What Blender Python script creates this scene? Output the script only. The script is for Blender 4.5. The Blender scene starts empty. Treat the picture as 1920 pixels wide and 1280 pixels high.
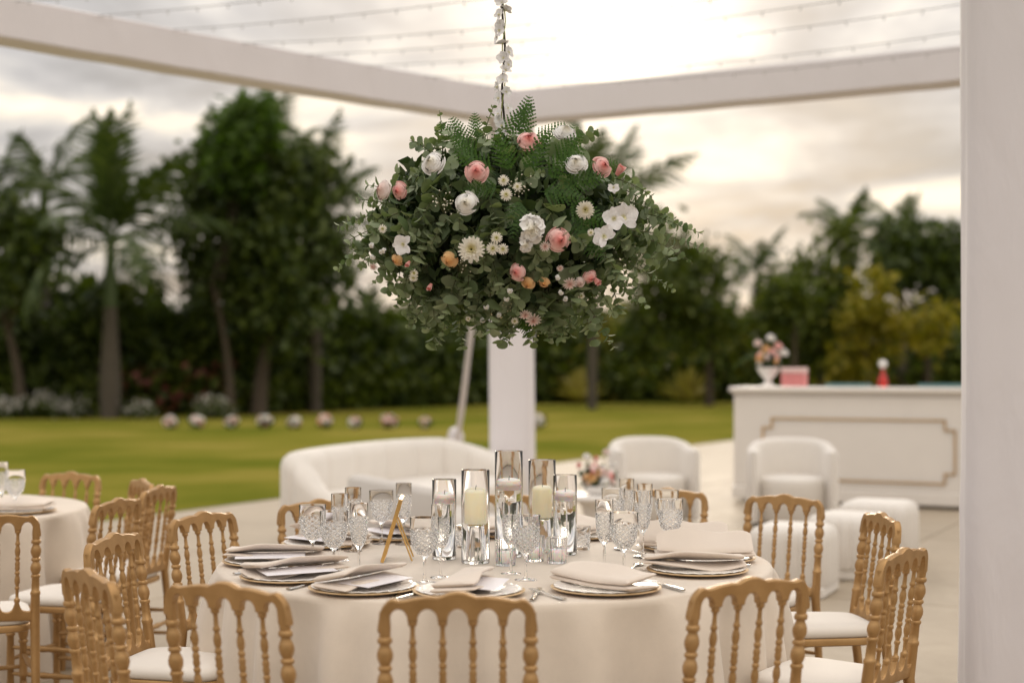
import bpy, math, random
import numpy as np
from mathutils import Vector, Matrix, Euler
random.seed(7); rng = np.random.default_rng(11)
PI = math.pi; R = math.radians
scene = bpy.context.scene
col = scene.collection
FPX = 2667.0; CAMZ = 1.416; HOR = 700.0
# ------------------------------------------------------------------ camera
cd = bpy.data.cameras.new('camera'); cam = bpy.data.objects.new('camera', cd); col.objects.link(cam)
cam.location = (0, 0, CAMZ); cam.rotation_euler = (PI/2, 0, 0)
cd.sensor_width = 36; cd.lens = 36*FPX/1920; cd.shift_y = (HOR-640)/1920
cd.clip_start = .05; cd.clip_end = 2000
cd.dof.use_dof = True; cd.dof.focus_distance = 4.72; cd.dof.aperture_fstop = 1.5
scene.camera = cam
# ------------------------------------------------------------------ world + sun
SUN_AZ, SUN_EL = R(3.9), R(13.5)            # azimuth from +Y towards +X
sund = Vector((math.sin(SUN_AZ)*math.cos(SUN_EL), math.cos(SUN_AZ)*math.cos(SUN_EL), math.sin(SUN_EL)))
w = bpy.data.worlds.new('World'); scene.world = w; w.use_nodes = True
nt = w.node_tree; nt.nodes.clear()
def wn(t, **k):
    n = nt.nodes.new(t)
    for a, b in k.items(): setattr(n, a, b)
    return n
def wl(a, b): nt.links.new(a, b)
def wmath(op, a, b=None, clamp=False):
    n = wn('ShaderNodeMath', operation=op, use_clamp=clamp)
    for i, x in enumerate((a, b)):
        if x is None: continue
        if isinstance(x, (int, float)): n.inputs[i].default_value = x
        else: wl(x, n.inputs[i])
    return n.outputs[0]
def wmix(fac, a, b, mode='MIX'):
    n = wn('ShaderNodeMix', data_type='RGBA', blend_type=mode)
    for i, x in ((0, fac), (6, a), (7, b)):
        if isinstance(x, (int, float)): n.inputs[i].default_value = x
        elif isinstance(x, tuple): n.inputs[i].default_value = (*x, 1)
        else: wl(x, n.inputs[i])
    return n.outputs[2]
out = wn('ShaderNodeOutputWorld'); bg = wn('ShaderNodeBackground'); bg.inputs[1].default_value = .1
sky = wn('ShaderNodeTexSky', sky_type='NISHITA', sun_disc=False, sun_elevation=SUN_EL, sun_rotation=SUN_AZ)
sky.air_density = 1.2; sky.dust_density = 2.5
tc = wn('ShaderNodeTexCoord'); sep = wn('ShaderNodeSeparateXYZ'); wl(tc.outputs['Generated'], sep.inputs[0])
dz = wmath('ADD', wmath('MAXIMUM', sep.outputs[2], 0.0), .13)
comb = wn('ShaderNodeCombineXYZ')
wl(wmath('DIVIDE', sep.outputs[0], dz), comb.inputs[0]); wl(wmath('DIVIDE', sep.outputs[1], dz), comb.inputs[1])
def wnoise(scale, detail, rough, off, dist=0.0):
    mp = wn('ShaderNodeMapping'); mp.inputs[1].default_value = off; wl(comb.outputs[0], mp.inputs[0])
    n = wn('ShaderNodeTexNoise'); n.inputs['Scale'].default_value = scale; n.inputs['Detail'].default_value = detail
    n.inputs['Roughness'].default_value = rough; n.inputs['Distortion'].default_value = dist
    wl(mp.outputs[0], n.inputs['Vector']); return n.outputs[0]
def wramp(x, stops):
    n = wn('ShaderNodeValToRGB'); e = n.color_ramp.elements
    while len(e) < len(stops): e.new(.5)
    for k, (p, c) in enumerate(stops): e[k].position = p; e[k].color = (*c, 1) if len(c) == 3 else c
    wl(x, n.inputs[0]); return n.outputs[0]
n1 = wnoise(1.25, 7, .56, (4.3, 1.4, 0), .7)
n2 = wnoise(2.6, 6, .55, (7.7, 2.9, 0), .4)
nn = wmath('ADD', wmath('MULTIPLY', n1, .72), wmath('MULTIPLY', n2, .28))
clouds = wramp(nn, [(.41, (.36, .355, .365)), (.475, (.50, .485, .485)), (.53, (.68, .645, .61)), (.575, (.95, .85, .72)), (.64, (1.25, 1.1, .88))])
# brightening of the cloud sheet around the hidden sun and towards the zenith (overcast law)
dot = wn('ShaderNodeVectorMath', operation='DOT_PRODUCT'); wl(tc.outputs['Generated'], dot.inputs[0]); dot.inputs[1].default_value = sund
dpos = wmath('MAXIMUM', dot.outputs['Value'], 0.0)
halo = wmath('ADD', wmath('MULTIPLY', wmath('POWER', dpos, 420.0), .50), wmath('MULTIPLY', wmath('POWER', dpos, 60.0), .08))
halo = wmath('MULTIPLY', halo, wmath('ADD', wmath('MULTIPLY', n2, 2.6), -.45))
haloC = wn('ShaderNodeVectorMath', operation='SCALE'); haloC.inputs[0].default_value = (1.0, .88, .68); wl(halo, haloC.inputs['Scale'])
zen = wmath('ADD', wmath('MULTIPLY', wmath('MAXIMUM', sep.outputs[2], 0.0), 2.05), .68)
cl2 = wn('ShaderNodeVectorMath', operation='SCALE'); wl(clouds, cl2.inputs[0]); wl(wmath('MULTIPLY', zen, 10.0), cl2.inputs['Scale'])
hal2 = wn('ShaderNodeVectorMath', operation='SCALE'); wl(haloC.outputs[0], hal2.inputs[0]); hal2.inputs['Scale'].default_value = 10.0
addv = wn('ShaderNodeVectorMath', operation='ADD'); wl(cl2.outputs[0], addv.inputs[0]); wl(hal2.outputs[0], addv.inputs[1])
cover = wramp(n1, [(.30, (.92,)*3), (.60, (.97,)*3)])
wl(wmix(cover, sky.outputs[0], addv.outputs[0]), bg.inputs[0]); wl(bg.outputs[0], out.inputs[0])
sl = bpy.data.lights.new('sun', 'SUN'); sl.energy = 1.1; sl.angle = R(14); sl.color = (1.0, .87, .70)
so = bpy.data.objects.new('sun', sl); col.objects.link(so); so.rotation_euler = (-sund).to_track_quat('-Z', 'Y').to_euler()
vs = scene.view_settings; vs.view_transform = 'Standard'; vs.look = 'None'; vs.exposure = 0.12; vs.gamma = 1.0; vs.use_curve_mapping = False
cy = scene.cycles; cy.use_denoising = True; cy.max_bounces = 14; cy.transmission_bounces = 14; cy.glossy_bounces = 6
cy.diffuse_bounces = 4; cy.transparent_max_bounces = 12; cy.caustics_refractive = True; cy.caustics_reflective = False; cy.sample_clamp_indirect = 6.0; cy.blur_glossy = 0.0
try: cy.denoiser = 'OPENIMAGEDENOISE'
except Exception: pass

# ------------------------------------------------------------------ helpers
def at(px, py, Y): return Vector(((px-960)/FPX*Y, Y, CAMZ-(py-HOR)/FPX*Y))
def onz(px, py, z):
    Y = (CAMZ-z)*FPX/(py-HOR); return at(px, py, Y)

class MB:
    def __init__(s): s.v = []; s.f = []
    def add(s, vs, fs):
        o = len(s.v); s.v += [tuple(x) for x in vs]; s.f += [tuple(i+o for i in f) for f in fs]
    def box(s, c, d, rz=0, M=None):
        x, y, z = d[0]/2, d[1]/2, d[2]/2; ca, sa = math.cos(rz), math.sin(rz); vs = []
        for k in (-1, 1):
            for i, j in ((-1, -1), (1, -1), (1, 1), (-1, 1)):
                px, py = i*x, j*y
                p = Vector((c[0]+px*ca-py*sa, c[1]+px*sa+py*ca, c[2]+k*z)); vs.append(M @ p if M else p)
        s.add(vs, [(3, 2, 1, 0), (4, 5, 6, 7), (0, 1, 5, 4), (1, 2, 6, 5), (2, 3, 7, 6), (3, 0, 4, 7)])
    def bbox(s, c, d, b, rz=0):                       # bevelled box
        x, y, z = d[0]/2, d[1]/2, d[2]/2; ca, sa = math.cos(rz), math.sin(rz)
        rings = []
        for zz, ins in ((-z, b), (-z+b, 0), (z-b, 0), (z, b)):
            X, Y = x-ins, y-ins; q = b if ins == 0 else b*.6
            pts = [(X-q, -Y), (X, -Y+q), (X, Y-q), (X-q, Y), (-X+q, Y), (-X, Y-q), (-X, -Y+q), (-X+q, -Y)]
            rings.append([(c[0]+a*ca-e*sa, c[1]+a*sa+e*ca, c[2]+zz) for a, e in pts])
        s.rings(rings)
    def rings(s, rings, cap=True, close=False):
        n = len(rings[0]); o = len(s.v)
        for r in rings: s.v += [tuple(p) for p in r]
        m = len(rings)
        for k in range(m if close else m-1):
            a = o+k*n; b = o+((k+1) % m)*n
            for i in range(n):
                j = (i+1) % n; s.f.append((a+i, a+j, b+j, b+i))
        if cap and not close:
            s.f.append(tuple(o+i for i in reversed(range(n)))); s.f.append(tuple(o+(m-1)*n+i for i in range(n)))
    def lathe(s, prof, seg=16, c=(0, 0, 0), off=None, M=None, cap=True):
        rs = []
        for r, z in prof:
            ox, oy = off(z) if off else (0, 0); ring = []
            for i in range(seg):
                a = 2*PI*i/seg; p = Vector((c[0]+ox+r*math.cos(a), c[1]+oy+r*math.sin(a), c[2]+z)); ring.append(M @ p if M else p)
            rs.append(ring)
        s.rings(rs, cap)
    def tube(s, pts, rad, seg=8, cap=True, flat=1.0):
        pts = [Vector(p) for p in pts]; rs = []; up = Vector((0, 0, 1)); n = len(pts)
        if not hasattr(rad, '__len__'): rad = [rad]*n
        t0 = (pts[1]-pts[0]).normalized()
        if abs(t0.dot(up)) > .95: up = Vector((0, 1, 0))
        a = t0.cross(up).normalized()
        for k, p in enumerate(pts):
            t = (pts[min(k+1, n-1)]-pts[max(k-1, 0)]).normalized(); a = (a-t*a.dot(t)).normalized(); b = t.cross(a)
            rs.append([p+(a*math.cos(2*PI*i/seg)+b*math.sin(2*PI*i/seg)*flat)*rad[k] for i in range(seg)])
        s.rings(rs, cap)
    def mesh(s, name, mat, ang=40):
        me = bpy.data.meshes.new(name); me.from_pydata(s.v, [], s.f); me.validate()
        if ang: 
            me.polygons.foreach_set('use_smooth', [True]*len(me.polygons))
            if ang < 170: me.set_sharp_from_angle(angle=R(ang))
        if mat: me.materials.append(mat)
        return me
    def build(s, name, mat, parent=None, ang=40):
        return link(name, s.mesh(name, mat, ang), parent)
def link(name, me, parent=None, M=None):
    o = bpy.data.objects.new(name, me); col.objects.link(o)
    if parent: o.parent = parent
    if M is not None: o.matrix_basis = M
    return o
def tag(o, label, cat=None, group=None, kind=None):
    if label: o['label'] = label
    if cat: o['category'] = cat
    if group: o['group'] = group
    if kind: o['kind'] = kind
    return o
def empty(name, loc, rz=0):
    o = bpy.data.objects.new(name, None); col.objects.link(o); o.location = loc; o.rotation_euler = (0, 0, rz); o.empty_display_size = .1
    return o
def dup(root, loc=None, rz=None, parent=None):
    c = root.copy(); col.objects.link(c); c.parent = parent
    for k in list(root.children): dup(k, None, None, c)
    if loc is not None: c.location = loc
    if rz is not None: c.rotation_euler = (0, 0, rz)
    return c
def quads(name, V, mat, parent=None, smooth=False):
    """V: (N,4,3) array of separate quads"""
    N = len(V); me = bpy.data.meshes.new(name)
    me.vertices.add(N*4); me.vertices.foreach_set('co', V.reshape(-1).astype(np.float32))
    me.loops.add(N*4); me.loops.foreach_set('vertex_index', np.arange(N*4, dtype=np.int32))
    me.polygons.add(N); me.polygons.foreach_set('loop_start', np.arange(0, N*4, 4, dtype=np.int32))
    if smooth: me.polygons.foreach_set('use_smooth', [True]*N)
    me.update(calc_edges=True); me.validate(); me.materials.append(mat)
    return link(name, me, parent)
def leafquads(P, size, aspect=.55, up=.0, rg=rng):
    N = len(P); a = rg.normal(size=(N, 3)); a[:, 2] -= up; a /= np.linalg.norm(a, axis=1)[:, None]
    b = rg.normal(size=(N, 3)); b -= a*(a*b).sum(1)[:, None]; b /= np.linalg.norm(b, axis=1)[:, None]
    nrm = np.cross(a, b); s = (size*rg.uniform(.65, 1.35, N))[:, None]; wv = b*s*aspect*.5
    mid = P+a*s*.5; bend = nrm*s*.10
    return np.stack([P, mid+wv-bend, P+a*s-bend*.4, mid-wv-bend], 1)

# ------------------------------------------------------------------ materials
MATS = {}
class Mat:
    def __init__(s, name):
        s.m = bpy.data.materials.new(name); s.m.use_nodes = True; s.t = s.m.node_tree; s.b = s.t.nodes['Principled BSDF']; s.o = s.t.nodes['Material Output']
    def n(s, t, **k):
        x = s.t.nodes.new(t)
        for a, b in k.items(): setattr(x, a, b)
        return x
    def l(s, a, b): s.t.links.new(a, b)
    def set(s, **k):
        nm = {'col': 'Base Color', 'rough': 'Roughness', 'metal': 'Metallic', 'ior': 'IOR', 'trans': 'Transmission Weight', 'spec': 'Specular IOR Level', 'sheen': 'Sheen Weight', 'sss': 'Subsurface Weight', 'coat': 'Coat Weight'}
        for a, v in k.items():
            i = s.b.inputs[nm[a]]
            if isinstance(v, bpy.types.NodeSocket): s.l(v, i)
            elif isinstance(v, tuple): i.default_value = (*v, 1)
            else: i.default_value = v
        return s
    def coord(s, kind='Object', scale=None):
        c = s.n('ShaderNodeTexCoord').outputs[kind]
        if scale:
            mp = s.n('ShaderNodeMapping'); mp.inputs[3].default_value = scale; s.l(c, mp.inputs[0]); c = mp.outputs[0]
        return c
    def noise(s, scale, detail=4, rough=.55, vec=None, dist=0):
        n = s.n('ShaderNodeTexNoise'); n.inputs['Scale'].default_value = scale; n.inputs['Detail'].default_value = detail; n.inputs['Roughness'].default_value = rough; n.inputs['Distortion'].default_value = dist
        s.l(vec if vec is not None else s.coord(), n.inputs['Vector']); return n.outputs[0]
    def ramp(s, x, stops):
        n = s.n('ShaderNodeValToRGB'); e = n.color_ramp.elements
        while len(e) < len(stops): e.new(.5)
        for k, (p, c) in enumerate(stops): e[k].position = p; e[k].color = (*c, 1)
        s.l(x, n.inputs[0]); return n.outputs[0]
    def mix(s, fac, a, b, mode='MIX'):
        n = s.n('ShaderNodeMix', data_type='RGBA', blend_type=mode)
        for i, x in ((0, fac), (6, a), (7, b)):
            if isinstance(x, (int, float)): n.inputs[i].default_value = x
            elif isinstance(x, tuple): n.inputs[i].default_value = (*x, 1)
            else: s.l(x, n.inputs[i])
        return n.outputs[2]
    def math(s, op, a, b=None, clamp=False):
        n = s.n('ShaderNodeMath', operation=op, use_clamp=clamp)
        for i, x in enumerate((a, b)):
            if x is None: continue
            if isinstance(x, (int, float)): n.inputs[i].default_value = x
            else: s.l(x, n.inputs[i])
        return n.outputs[0]
    def bump(s, h, strength=.3, dist=.01):
        n = s.n('ShaderNodeBump'); n.inputs['Strength'].default_value = strength; n.inputs['Distance'].default_value = dist
        s.l(h, n.inputs['Height']); s.l(n.outputs[0], s.b.inputs['Normal']); return s
    def isl(s): return s.n('ShaderNodeNewGeometry').outputs['Random Per Island']
    def orand(s): return s.n('ShaderNodeObjectInfo').outputs['Random']
    def transl(s, colr, fac):
        t = s.n('ShaderNodeBsdfTranslucent'); mx = s.n('ShaderNodeMixShader'); mx.inputs[0].default_value = fac
        if isinstance(colr, tuple): t.inputs[0].default_value = (*colr, 1)
        else: s.l(colr, t.inputs[0])
        s.l(s.b.outputs[0], mx.inputs[1]); s.l(t.outputs[0], mx.inputs[2]); s.l(mx.outputs[0], s.o.inputs[0]); return s
def simple(name, c, rough=.5, metal=0, nscale=0, var=.12, bump=0, bscale=None, **k):
    m = Mat(name)
    if nscale:
        n = m.noise(nscale); cc = m.mix(n, tuple(x*(1-var) for x in c), tuple(min(1, x*(1+var)) for x in c))
        m.set(col=cc)
        if bump: m.bump(m.noise(bscale or nscale*4), bump, .004)
    else: m.set(col=c)
    m.set(rough=rough, metal=metal, **k); MATS[name] = m.m; return m.m
def foliage(name, c1, c2, tr=.3, rough=.5, spec=.3, byobj=False):
    m = Mat(name); r = m.orand() if byobj else m.isl()
    c = m.ramp(r, [(0.0, c1), (1.0, c2)]); m.set(col=c, rough=rough, spec=spec)
    m.transl(m.mix(1.0, c, (1.35, 1.5, .6), 'MULTIPLY'), tr); MATS[name] = m.m; return m.m

# gold painted wood
m = Mat('gold_paint'); n = m.noise(14, 5); nf = m.noise(160, 3)
m.set(col=m.ramp(n, [(.3, (.37, .212, .080)), (.7, (.48, .288, .122))]), metal=.5, rough=m.math('ADD', m.math('MULTIPLY', nf, .2), .33)); m.bump(nf, .12, .002); GOLD = m.m
GOLDB = simple('brushed_gold', (.75, .48, .18), .28, 1.0, 30, .1)
# cloth
def cloth(name, c, weave=900, blot=3.0, var=.1, rough=.85, sheen=.3):
    m = Mat(name); co = m.coord(); big = m.noise(blot, 4, .6, co); fine = m.noise(weave, 2, .6, m.coord('Object', (1, 1, .35)))
    cc = m.mix(big, tuple(x*(1-var) for x in c), tuple(min(1, x*(1+var)) for x in c)); cc = m.mix(m.math('MULTIPLY', fine, .25), cc, tuple(x*.72 for x in c))
    m.set(col=cc, rough=rough, sheen=sheen, spec=.2); m.bump(m.math('ADD', m.math('MULTIPLY', fine, .35), big), .25, .003); return m.m
CLOTH = cloth('linen_tablecloth', (.69, .595, .495), 420, 7, .14)
NAPK = cloth('napkin_linen', (.75, .65, .56), 900, 12, .05)
CUSH = cloth('seat_cushion', (.78, .72, .65), 700, 5, .05, .7)
DRAPE = cloth('draped_fabric', (.77, .735, .755), 600, 2.2, .04, .8)
def drape_bump(mat):                                                  # soft stretch wrinkles in the wrapped fabric
    nt_ = mat.node_tree; b = [n for n in nt_.nodes if n.type == 'BUMP'][0]; tcn = nt_.nodes.new('ShaderNodeTexCoord'); mp = nt_.nodes.new('ShaderNodeMapping'); mp.inputs[2].default_value = (.5, .3, .4); mp.inputs[3].default_value = (2.6, 2.6, .9)
    nz = nt_.nodes.new('ShaderNodeTexNoise'); nz.inputs['Scale'].default_value = 1.6; nz.inputs['Detail'].default_value = 3; nz.inputs['Distortion'].default_value = 1.2; nt_.links.new(tcn.outputs['Object'], mp.inputs[0]); nt_.links.new(mp.outputs[0], nz.inputs['Vector'])
    b2 = nt_.nodes.new('ShaderNodeBump'); b2.inputs['Strength'].default_value = .25; b2.inputs['Distance'].default_value = .05; nt_.links.new(nz.outputs[0], b2.inputs['Height']); nt_.links.new(b2.outputs[0], b.inputs['Normal'])
drape_bump(DRAPE)
BOUCLE = cloth('white_boucle', (.76, .715, .66), 260, 7, .05, .9)
SHADEDF = cloth('shaded_white_lounge_fabric', (.56, .52, .48), 260, 7, .05, .9)  # white upholstery, the shade on its face put into the colour as grey
PAPER = simple('card_paper', (.86, .83, .86), .6, 0, 25, .03)
WAX = Mat('ivory_wax').set(col=(.90, .82, .62), rough=.45, sss=1.0)
WAX.b.inputs['Subsurface Scale'].default_value = .05; WAX.b.inputs['Subsurface Radius'].default_value = (1, .8, .5); WAX = WAX.m
WAXW = Mat('white_wax').set(col=(.90, .87, .83), rough=.4, sss=1.0)
WAXW.b.inputs['Subsurface Scale'].default_value = .03; WAXW = WAXW.m
WICK = simple('wick', (.05, .04, .03), .9)
PORC = simple('white_porcelain', (.85, .80, .75), .18, 0, 40, .03)
RATTAN = simple('tan_charger', (.60, .42, .23), .45, 0, 60, .18, .3, 240)
STEEL = simple('polished_steel', (.62, .60, .57), .16, 1.0, 30, .06)
ROSEG = simple('copper_steel', (.72, .40, .27), .2, 1.0, 30, .06)
LACQ = simple('white_lacquer', (.80, .76, .715), .35, 0, 4, .04)
TEAL = simple('teal_tray', (.12, .24, .25), .4, 0, 8, .1)
PINK = simple('pink_box', (.74, .27, .27), .5, 0, 10, .08)
REDL = Mat('red_glass').set(col=(.55, .03, .02), rough=.08, trans=.5).m
CERAM = simple('white_ceramic', (.82, .80, .78), .25, 0, 10, .04)
CORD = simple('dark_cord', (.035, .028, .02), .8, 0, 80, .3)
WIRE = simple('light_wire', (.20, .19, .175), .6, 0, 20, .1)
GLASS = Mat('clear_glass').set(col=(1, 1, 1), rough=.0, trans=1.0, ior=1.32).m
WATER = Mat('water').set(col=(1, 1, 1), rough=0.0, trans=1.0, ior=1.30).m
BULB = Mat('bulb_glass').set(col=(.55, .53, .50), rough=.25, trans=.3).m
def cutglass(name, z0, z1, n, slope):
    m = Mat(name); s = m.n('ShaderNodeSeparateXYZ'); m.l(m.coord(), s.inputs[0]); x, y, z = s.outputs
    ang = m.math('MULTIPLY', m.math('ARCTAN2', y, x), n/(2*PI)); zz = m.math('MULTIPLY', z, slope)
    def tri(v): return m.math('ABSOLUTE', m.math('SUBTRACT', m.math('FRACT', v), .5))
    t1 = m.math('MINIMUM', m.math('MULTIPLY', tri(m.math('ADD', ang, zz)), 3.0), 1.0)
    t2 = m.math('MINIMUM', m.math('MULTIPLY', tri(m.math('SUBTRACT', ang, zz)), 3.0), 1.0)
    h = m.math('MULTIPLY', t1, t2)
    lo = m.math('MULTIPLY', m.math('SUBTRACT', z, z0), 160.0, True); hi = m.math('MULTIPLY', m.math('SUBTRACT', z1, z), 160.0, True)
    h = m.math('MULTIPLY', h, m.math('MULTIPLY', lo, hi))
    m.set(col=(1, 1, 1), rough=.0, trans=1.0, ior=1.24); m.bump(h, 1.0, .007)
    gr = m.math('MULTIPLY', m.math('SUBTRACT', 1.0, m.math('MULTIPLY', m.math('MULTIPLY', t1, t2), 1.6, True)), m.math('MULTIPLY', lo, hi))   # frosted bottoms of the cuts, whitened to stand in for glints
    df = m.n('ShaderNodeBsdfTranslucent'); df.inputs[0].default_value = (.95, .95, .95, 1); mx = m.n('ShaderNodeMixShader'); m.l(m.math('MULTIPLY', gr, .42), mx.inputs[0]); m.l(m.b.outputs[0], mx.inputs[1]); m.l(df.outputs[0], mx.inputs[2]); m.l(mx.outputs[0], m.o.inputs[0]); return m.m
CUTG = cutglass('cut_crystal', .088, .165, 11, 62)
CUTF = cutglass('cut_crystal_flute', .105, .19, 9, 75)
RIBG = None
m = Mat('ribbed_glass'); s_ = m.n('ShaderNodeSeparateXYZ'); m.l(m.coord(), s_.inputs[0])
m.set(col=(1, 1, 1), rough=.02, trans=1.0, ior=1.28); m.bump(m.math('SINE', m.math('MULTIPLY', m.math('ARCTAN2', s_.outputs[1], s_.outputs[0]), 28.0)), .6, .002); RIBG = m.m
# plants
EUC = foliage('eucalyptus_leaf', (.105, .152, .070), (.30, .35, .225), .22, .55)
EUCO = foliage('eucalyptus_leaf_single', (.105, .152, .070), (.315, .365, .235), .22, .55, byobj=True)
FERN = foliage('fern_leaf', (.040, .095, .018), (.075, .15, .03), .3, .45)
DARKL = foliage('dark_leaf', (.022, .045, .014), (.06, .09, .03), .15, .55)
STEM = simple('green_stem', (.11, .12, .05), .7, 0, 60, .2)
BARK = simple('bark', (.075, .056, .038), .95, 0, 3, .3, .8, 14)
PALMB = simple('palm_trunk', (.085, .07, .052), .95, 0, 2.5, .25, .6, 10)
SHAFT = simple('palm_crownshaft', (.055, .085, .022), .55, 0, 2, .2)
LEAF_D = foliage('tree_leaf_dark', (.022, .040, .008), (.095, .125, .02), .25)
LEAF_M = foliage('tree_leaf_mid', (.035, .058, .008), (.125, .150, .018), .3)
LEAF_Y = foliage('tree_leaf_yellow', (.14, .145, .012), (.36, .28, .025), .35)
LEAF_B = foliage('tree_leaf_bright', (.035, .07, .009), (.085, .14, .018), .4)
LEAF_R = foliage('red_leaf', (.10, .03, .02), (.25, .07, .06), .3)
PALML = foliage('palm_leaflet', (.030, .052, .012), (.085, .115, .026), .25)
AGAVE = foliage('agave_leaf', (.28, .24, .05), (.45, .38, .12), .2)
def petal(name, inner, outer, rad, tr=.25):
    m = Mat(name); s = m.n('ShaderNodeVectorMath', operation='LENGTH'); m.l(m.coord('Object', (1, 1, .0)), s.inputs[0])
    f = m.math('DIVIDE', s.outputs['Value'], rad, True); c = m.ramp(f, [(.12, inner), (.85, outer)])
    c = m.mix(m.math('MULTIPLY', m.noise(90, 3), .22), c, tuple(x*.82 for x in outer)); m.set(col=c, rough=.6, spec=.2, sheen=.15); m.bump(m.noise(5, 3, .5), .2, .05); m.transl(c, tr*.55); return m.m
P_PINK = petal('pink_petal', (.84, .20, .17), (.92, .60, .56), .78)
P_WHITE = petal('white_petal', (.88, .82, .66), (.92, .90, .875), .6)
P_BLUSH = petal('blush_petal', (.80, .52, .45), (.84, .74, .70), 1.0)
P_PEACH = petal('peach_petal', (.80, .36, .10), (.84, .58, .30), 1.0)
P_MUM = petal('mum_petal', (.72, .64, .24), (.90, .85, .74), .6)
P_ORCH = petal('orchid_petal', (.76, .72, .34), (.91, .89, .89), .30)
EYE = simple('daisy_eye', (.24, .25, .02), .8, 0, 60, .3)
MOSS = simple('moss_core', (.020, .030, .012), .95, 0, 30, .4, .8, 90)

# ------------------------------------------------------------------ ground
U = Vector((.888, -.460, 0)); Vv = Vector((.460, .888, 0))           # site axes (bar front / patio edge)
m = Mat('lawn'); co = m.coord(); big = m.noise(.20, 4, .55, co); mid = m.noise(1.3, 5, .6, co); fine = m.noise(42, 3, .7, co)
c = m.ramp(big, [(.38, (.135, .150, .018)), (.50, (.225, .205, .034)), (.62, (.310, .250, .058))])
c = m.mix(m.math('MULTIPLY', mid, .35), c, (.115, .125, .014)); c = m.mix(m.math('MULTIPLY', fine, .35), c, (.06, .07, .01)); m.set(col=c, rough=1.0, spec=.0); m.bump(fine, .6, .02); LAWN = m.m
mb = MB(); mb.add([(-500, -60, 0), (500, -60, 0), (500, 900, 0), (-500, 900, 0)], [(0, 1, 2, 3)])
tag(mb.build('lawn', LAWN, None, 0), 'mown yellow green lawn reaching back to the tree line', kind='structure')
m = Mat('concrete'); co = m.coord(); big = m.noise(.6, 6, .6, co); fine = m.noise(60, 4, .7, co); st = m.noise(3.2, 6, .65, co, 1.0)
c = m.ramp(big, [(.3, (.37, .30, .215)), (.7, (.47, .39, .29))]); c = m.mix(m.math('MULTIPLY', st, .55), c, (.27, .22, .165)); c = m.mix(m.math('MULTIPLY', fine, .2), c, (.22, .19, .15))
m.set(col=c, rough=m.math('ADD', m.math('MULTIPLY', st, .25), .5)); m.bump(fine, .25, .003); CONC = m.m
SOIL = simple('dark_soil', (.075, .05, .03), .95, 0, 6, .4, .6, 60)
O0 = Vector((-2.85, 15.25, 0))                                       # a point on the lawn edge of the patio
def uv(u, v, z=0): return O0+U*u+Vv*v+Vector((0, 0, z))
mb = MB(); mb.add([uv(0, -26, .012), uv(26, -26, .012), uv(26, 24, .012), uv(0, 24, .012)], [(0, 1, 2, 3)])
patio = tag(mb.build('patio', SOIL, None, 0), 'pale concrete patio in large slabs under the tables', kind='structure')
sm = MB(); S = 3.55; sm.bbox((0, 0, .035), (S-.012, S-.012, .07), .006); SLAB = sm.mesh('slab', CONC, 30)
ang = math.atan2(U.y, U.x)
for i in range(5):
    for j in range(-6, 6):
        p = uv((i+.5)*S+.05, (j+.5)*S, -.032)
        if p.y < 1.2 or abs(p.x) > .36*p.y+4: continue
        link('slab', SLAB, patio, Matrix.Translation(p) @ Matrix.Rotation(ang, 4, 'Z'))
mb = MB(); mb.add([uv(-.22, -26, .004), uv(.02, -26, .004), uv(.02, 24, .004), uv(-.22, 24, .004)], [(0, 1, 2, 3)])
tag(mb.build('soil_strip', SOIL, None, 0), 'narrow strip of bare soil along the patio edge', kind='structure')

# ------------------------------------------------------------------ pavilion
def prism_beam(name, A, B, wd, z0, z1, parent, n=24):
    A, B = Vector((*A, 0)), Vector((*B, 0)); d = (B-A).normalized(); nrm = Vector((-d.y, d.x, 0)); mb = MB(); rings = []
    for k in range(n+1):
        t = k/n; p = A.lerp(B, t); sag = -.02*math.sin(PI*t); rip = .002*math.sin(k*1.7)+.0015*math.sin(k*3.9+1)
        w2 = wd/2; zb = z0+sag+rip; zt = z1+sag+.5*rip; b = .012
        rings.append([p+nrm*a+Vector((0, 0, z)) for a, z in ((-w2+b, zb), (w2-b, zb), (w2, zb+b), (w2+rip, (zb+zt)/2), (w2, zt-b), (w2-b, zt), (-w2+b, zt), (-w2, zt-b), (-w2-rip, (zb+zt)/2), (-w2, zb+b))])
    mb.rings(rings); return mb.build(name, DRAPE, parent, 32)
def drape_post(name, x, y, wd, h, rz, parent, seed, top=1.0):
    rg = random.Random(seed); mb = MB(); rings = []; N = 40
    ph = [rg.uniform(0, 6) for _ in range(6)]
    for k in range(25):
        z = h*k/24; ring = []
        for i in range(N):
            a = 2*PI*i/N; q = 5.0; r = wd/2*(abs(math.cos(a))**q+abs(math.sin(a))**q)**(-1/q)
            r += .007*math.sin(3*a+ph[0]+z*.4)+.005*math.sin(7*a+ph[1]+.3*z)+.004*math.sin(5*a+z*2.1+ph[2])+.012*math.exp(-((z-.9)/.06)**2)*max(0, math.sin(9*a+ph[3]))
            r *= 1+.05*(1-k/24)**6
            ca, sa = math.cos(a+rz), math.sin(a+rz); ring.append((x+r*ca, y+r*sa, z))
        rings.append(ring)
    mb.rings(rings); return mb.build(name, DRAPE, parent, 60)
pav = tag(empty('pavilion', (0, 14, .04)), 'white fabric draped pavilion frame with tall posts and overhead beams', 'pavilion')
def keepw(o): o.matrix_parent_inverse = Matrix.Translation(pav.location).inverted(); return o
A, E, Cc, F_ = (.0, 14.0), (6.16, 10.7), (2.055, 5.75), (-4.7, 9.6)
keepw(drape_post('post', *A, .40, 4.1, R(-12), pav, 1)); keepw(drape_post('post', *Cc, .44, 4.1, R(-16), pav, 2))
keepw(drape_post('post', *E, .42, 4.1, R(-30), pav, 3)); keepw(drape_post('post', *F_, .42, 4.1, R(40), pav, 4))
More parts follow.
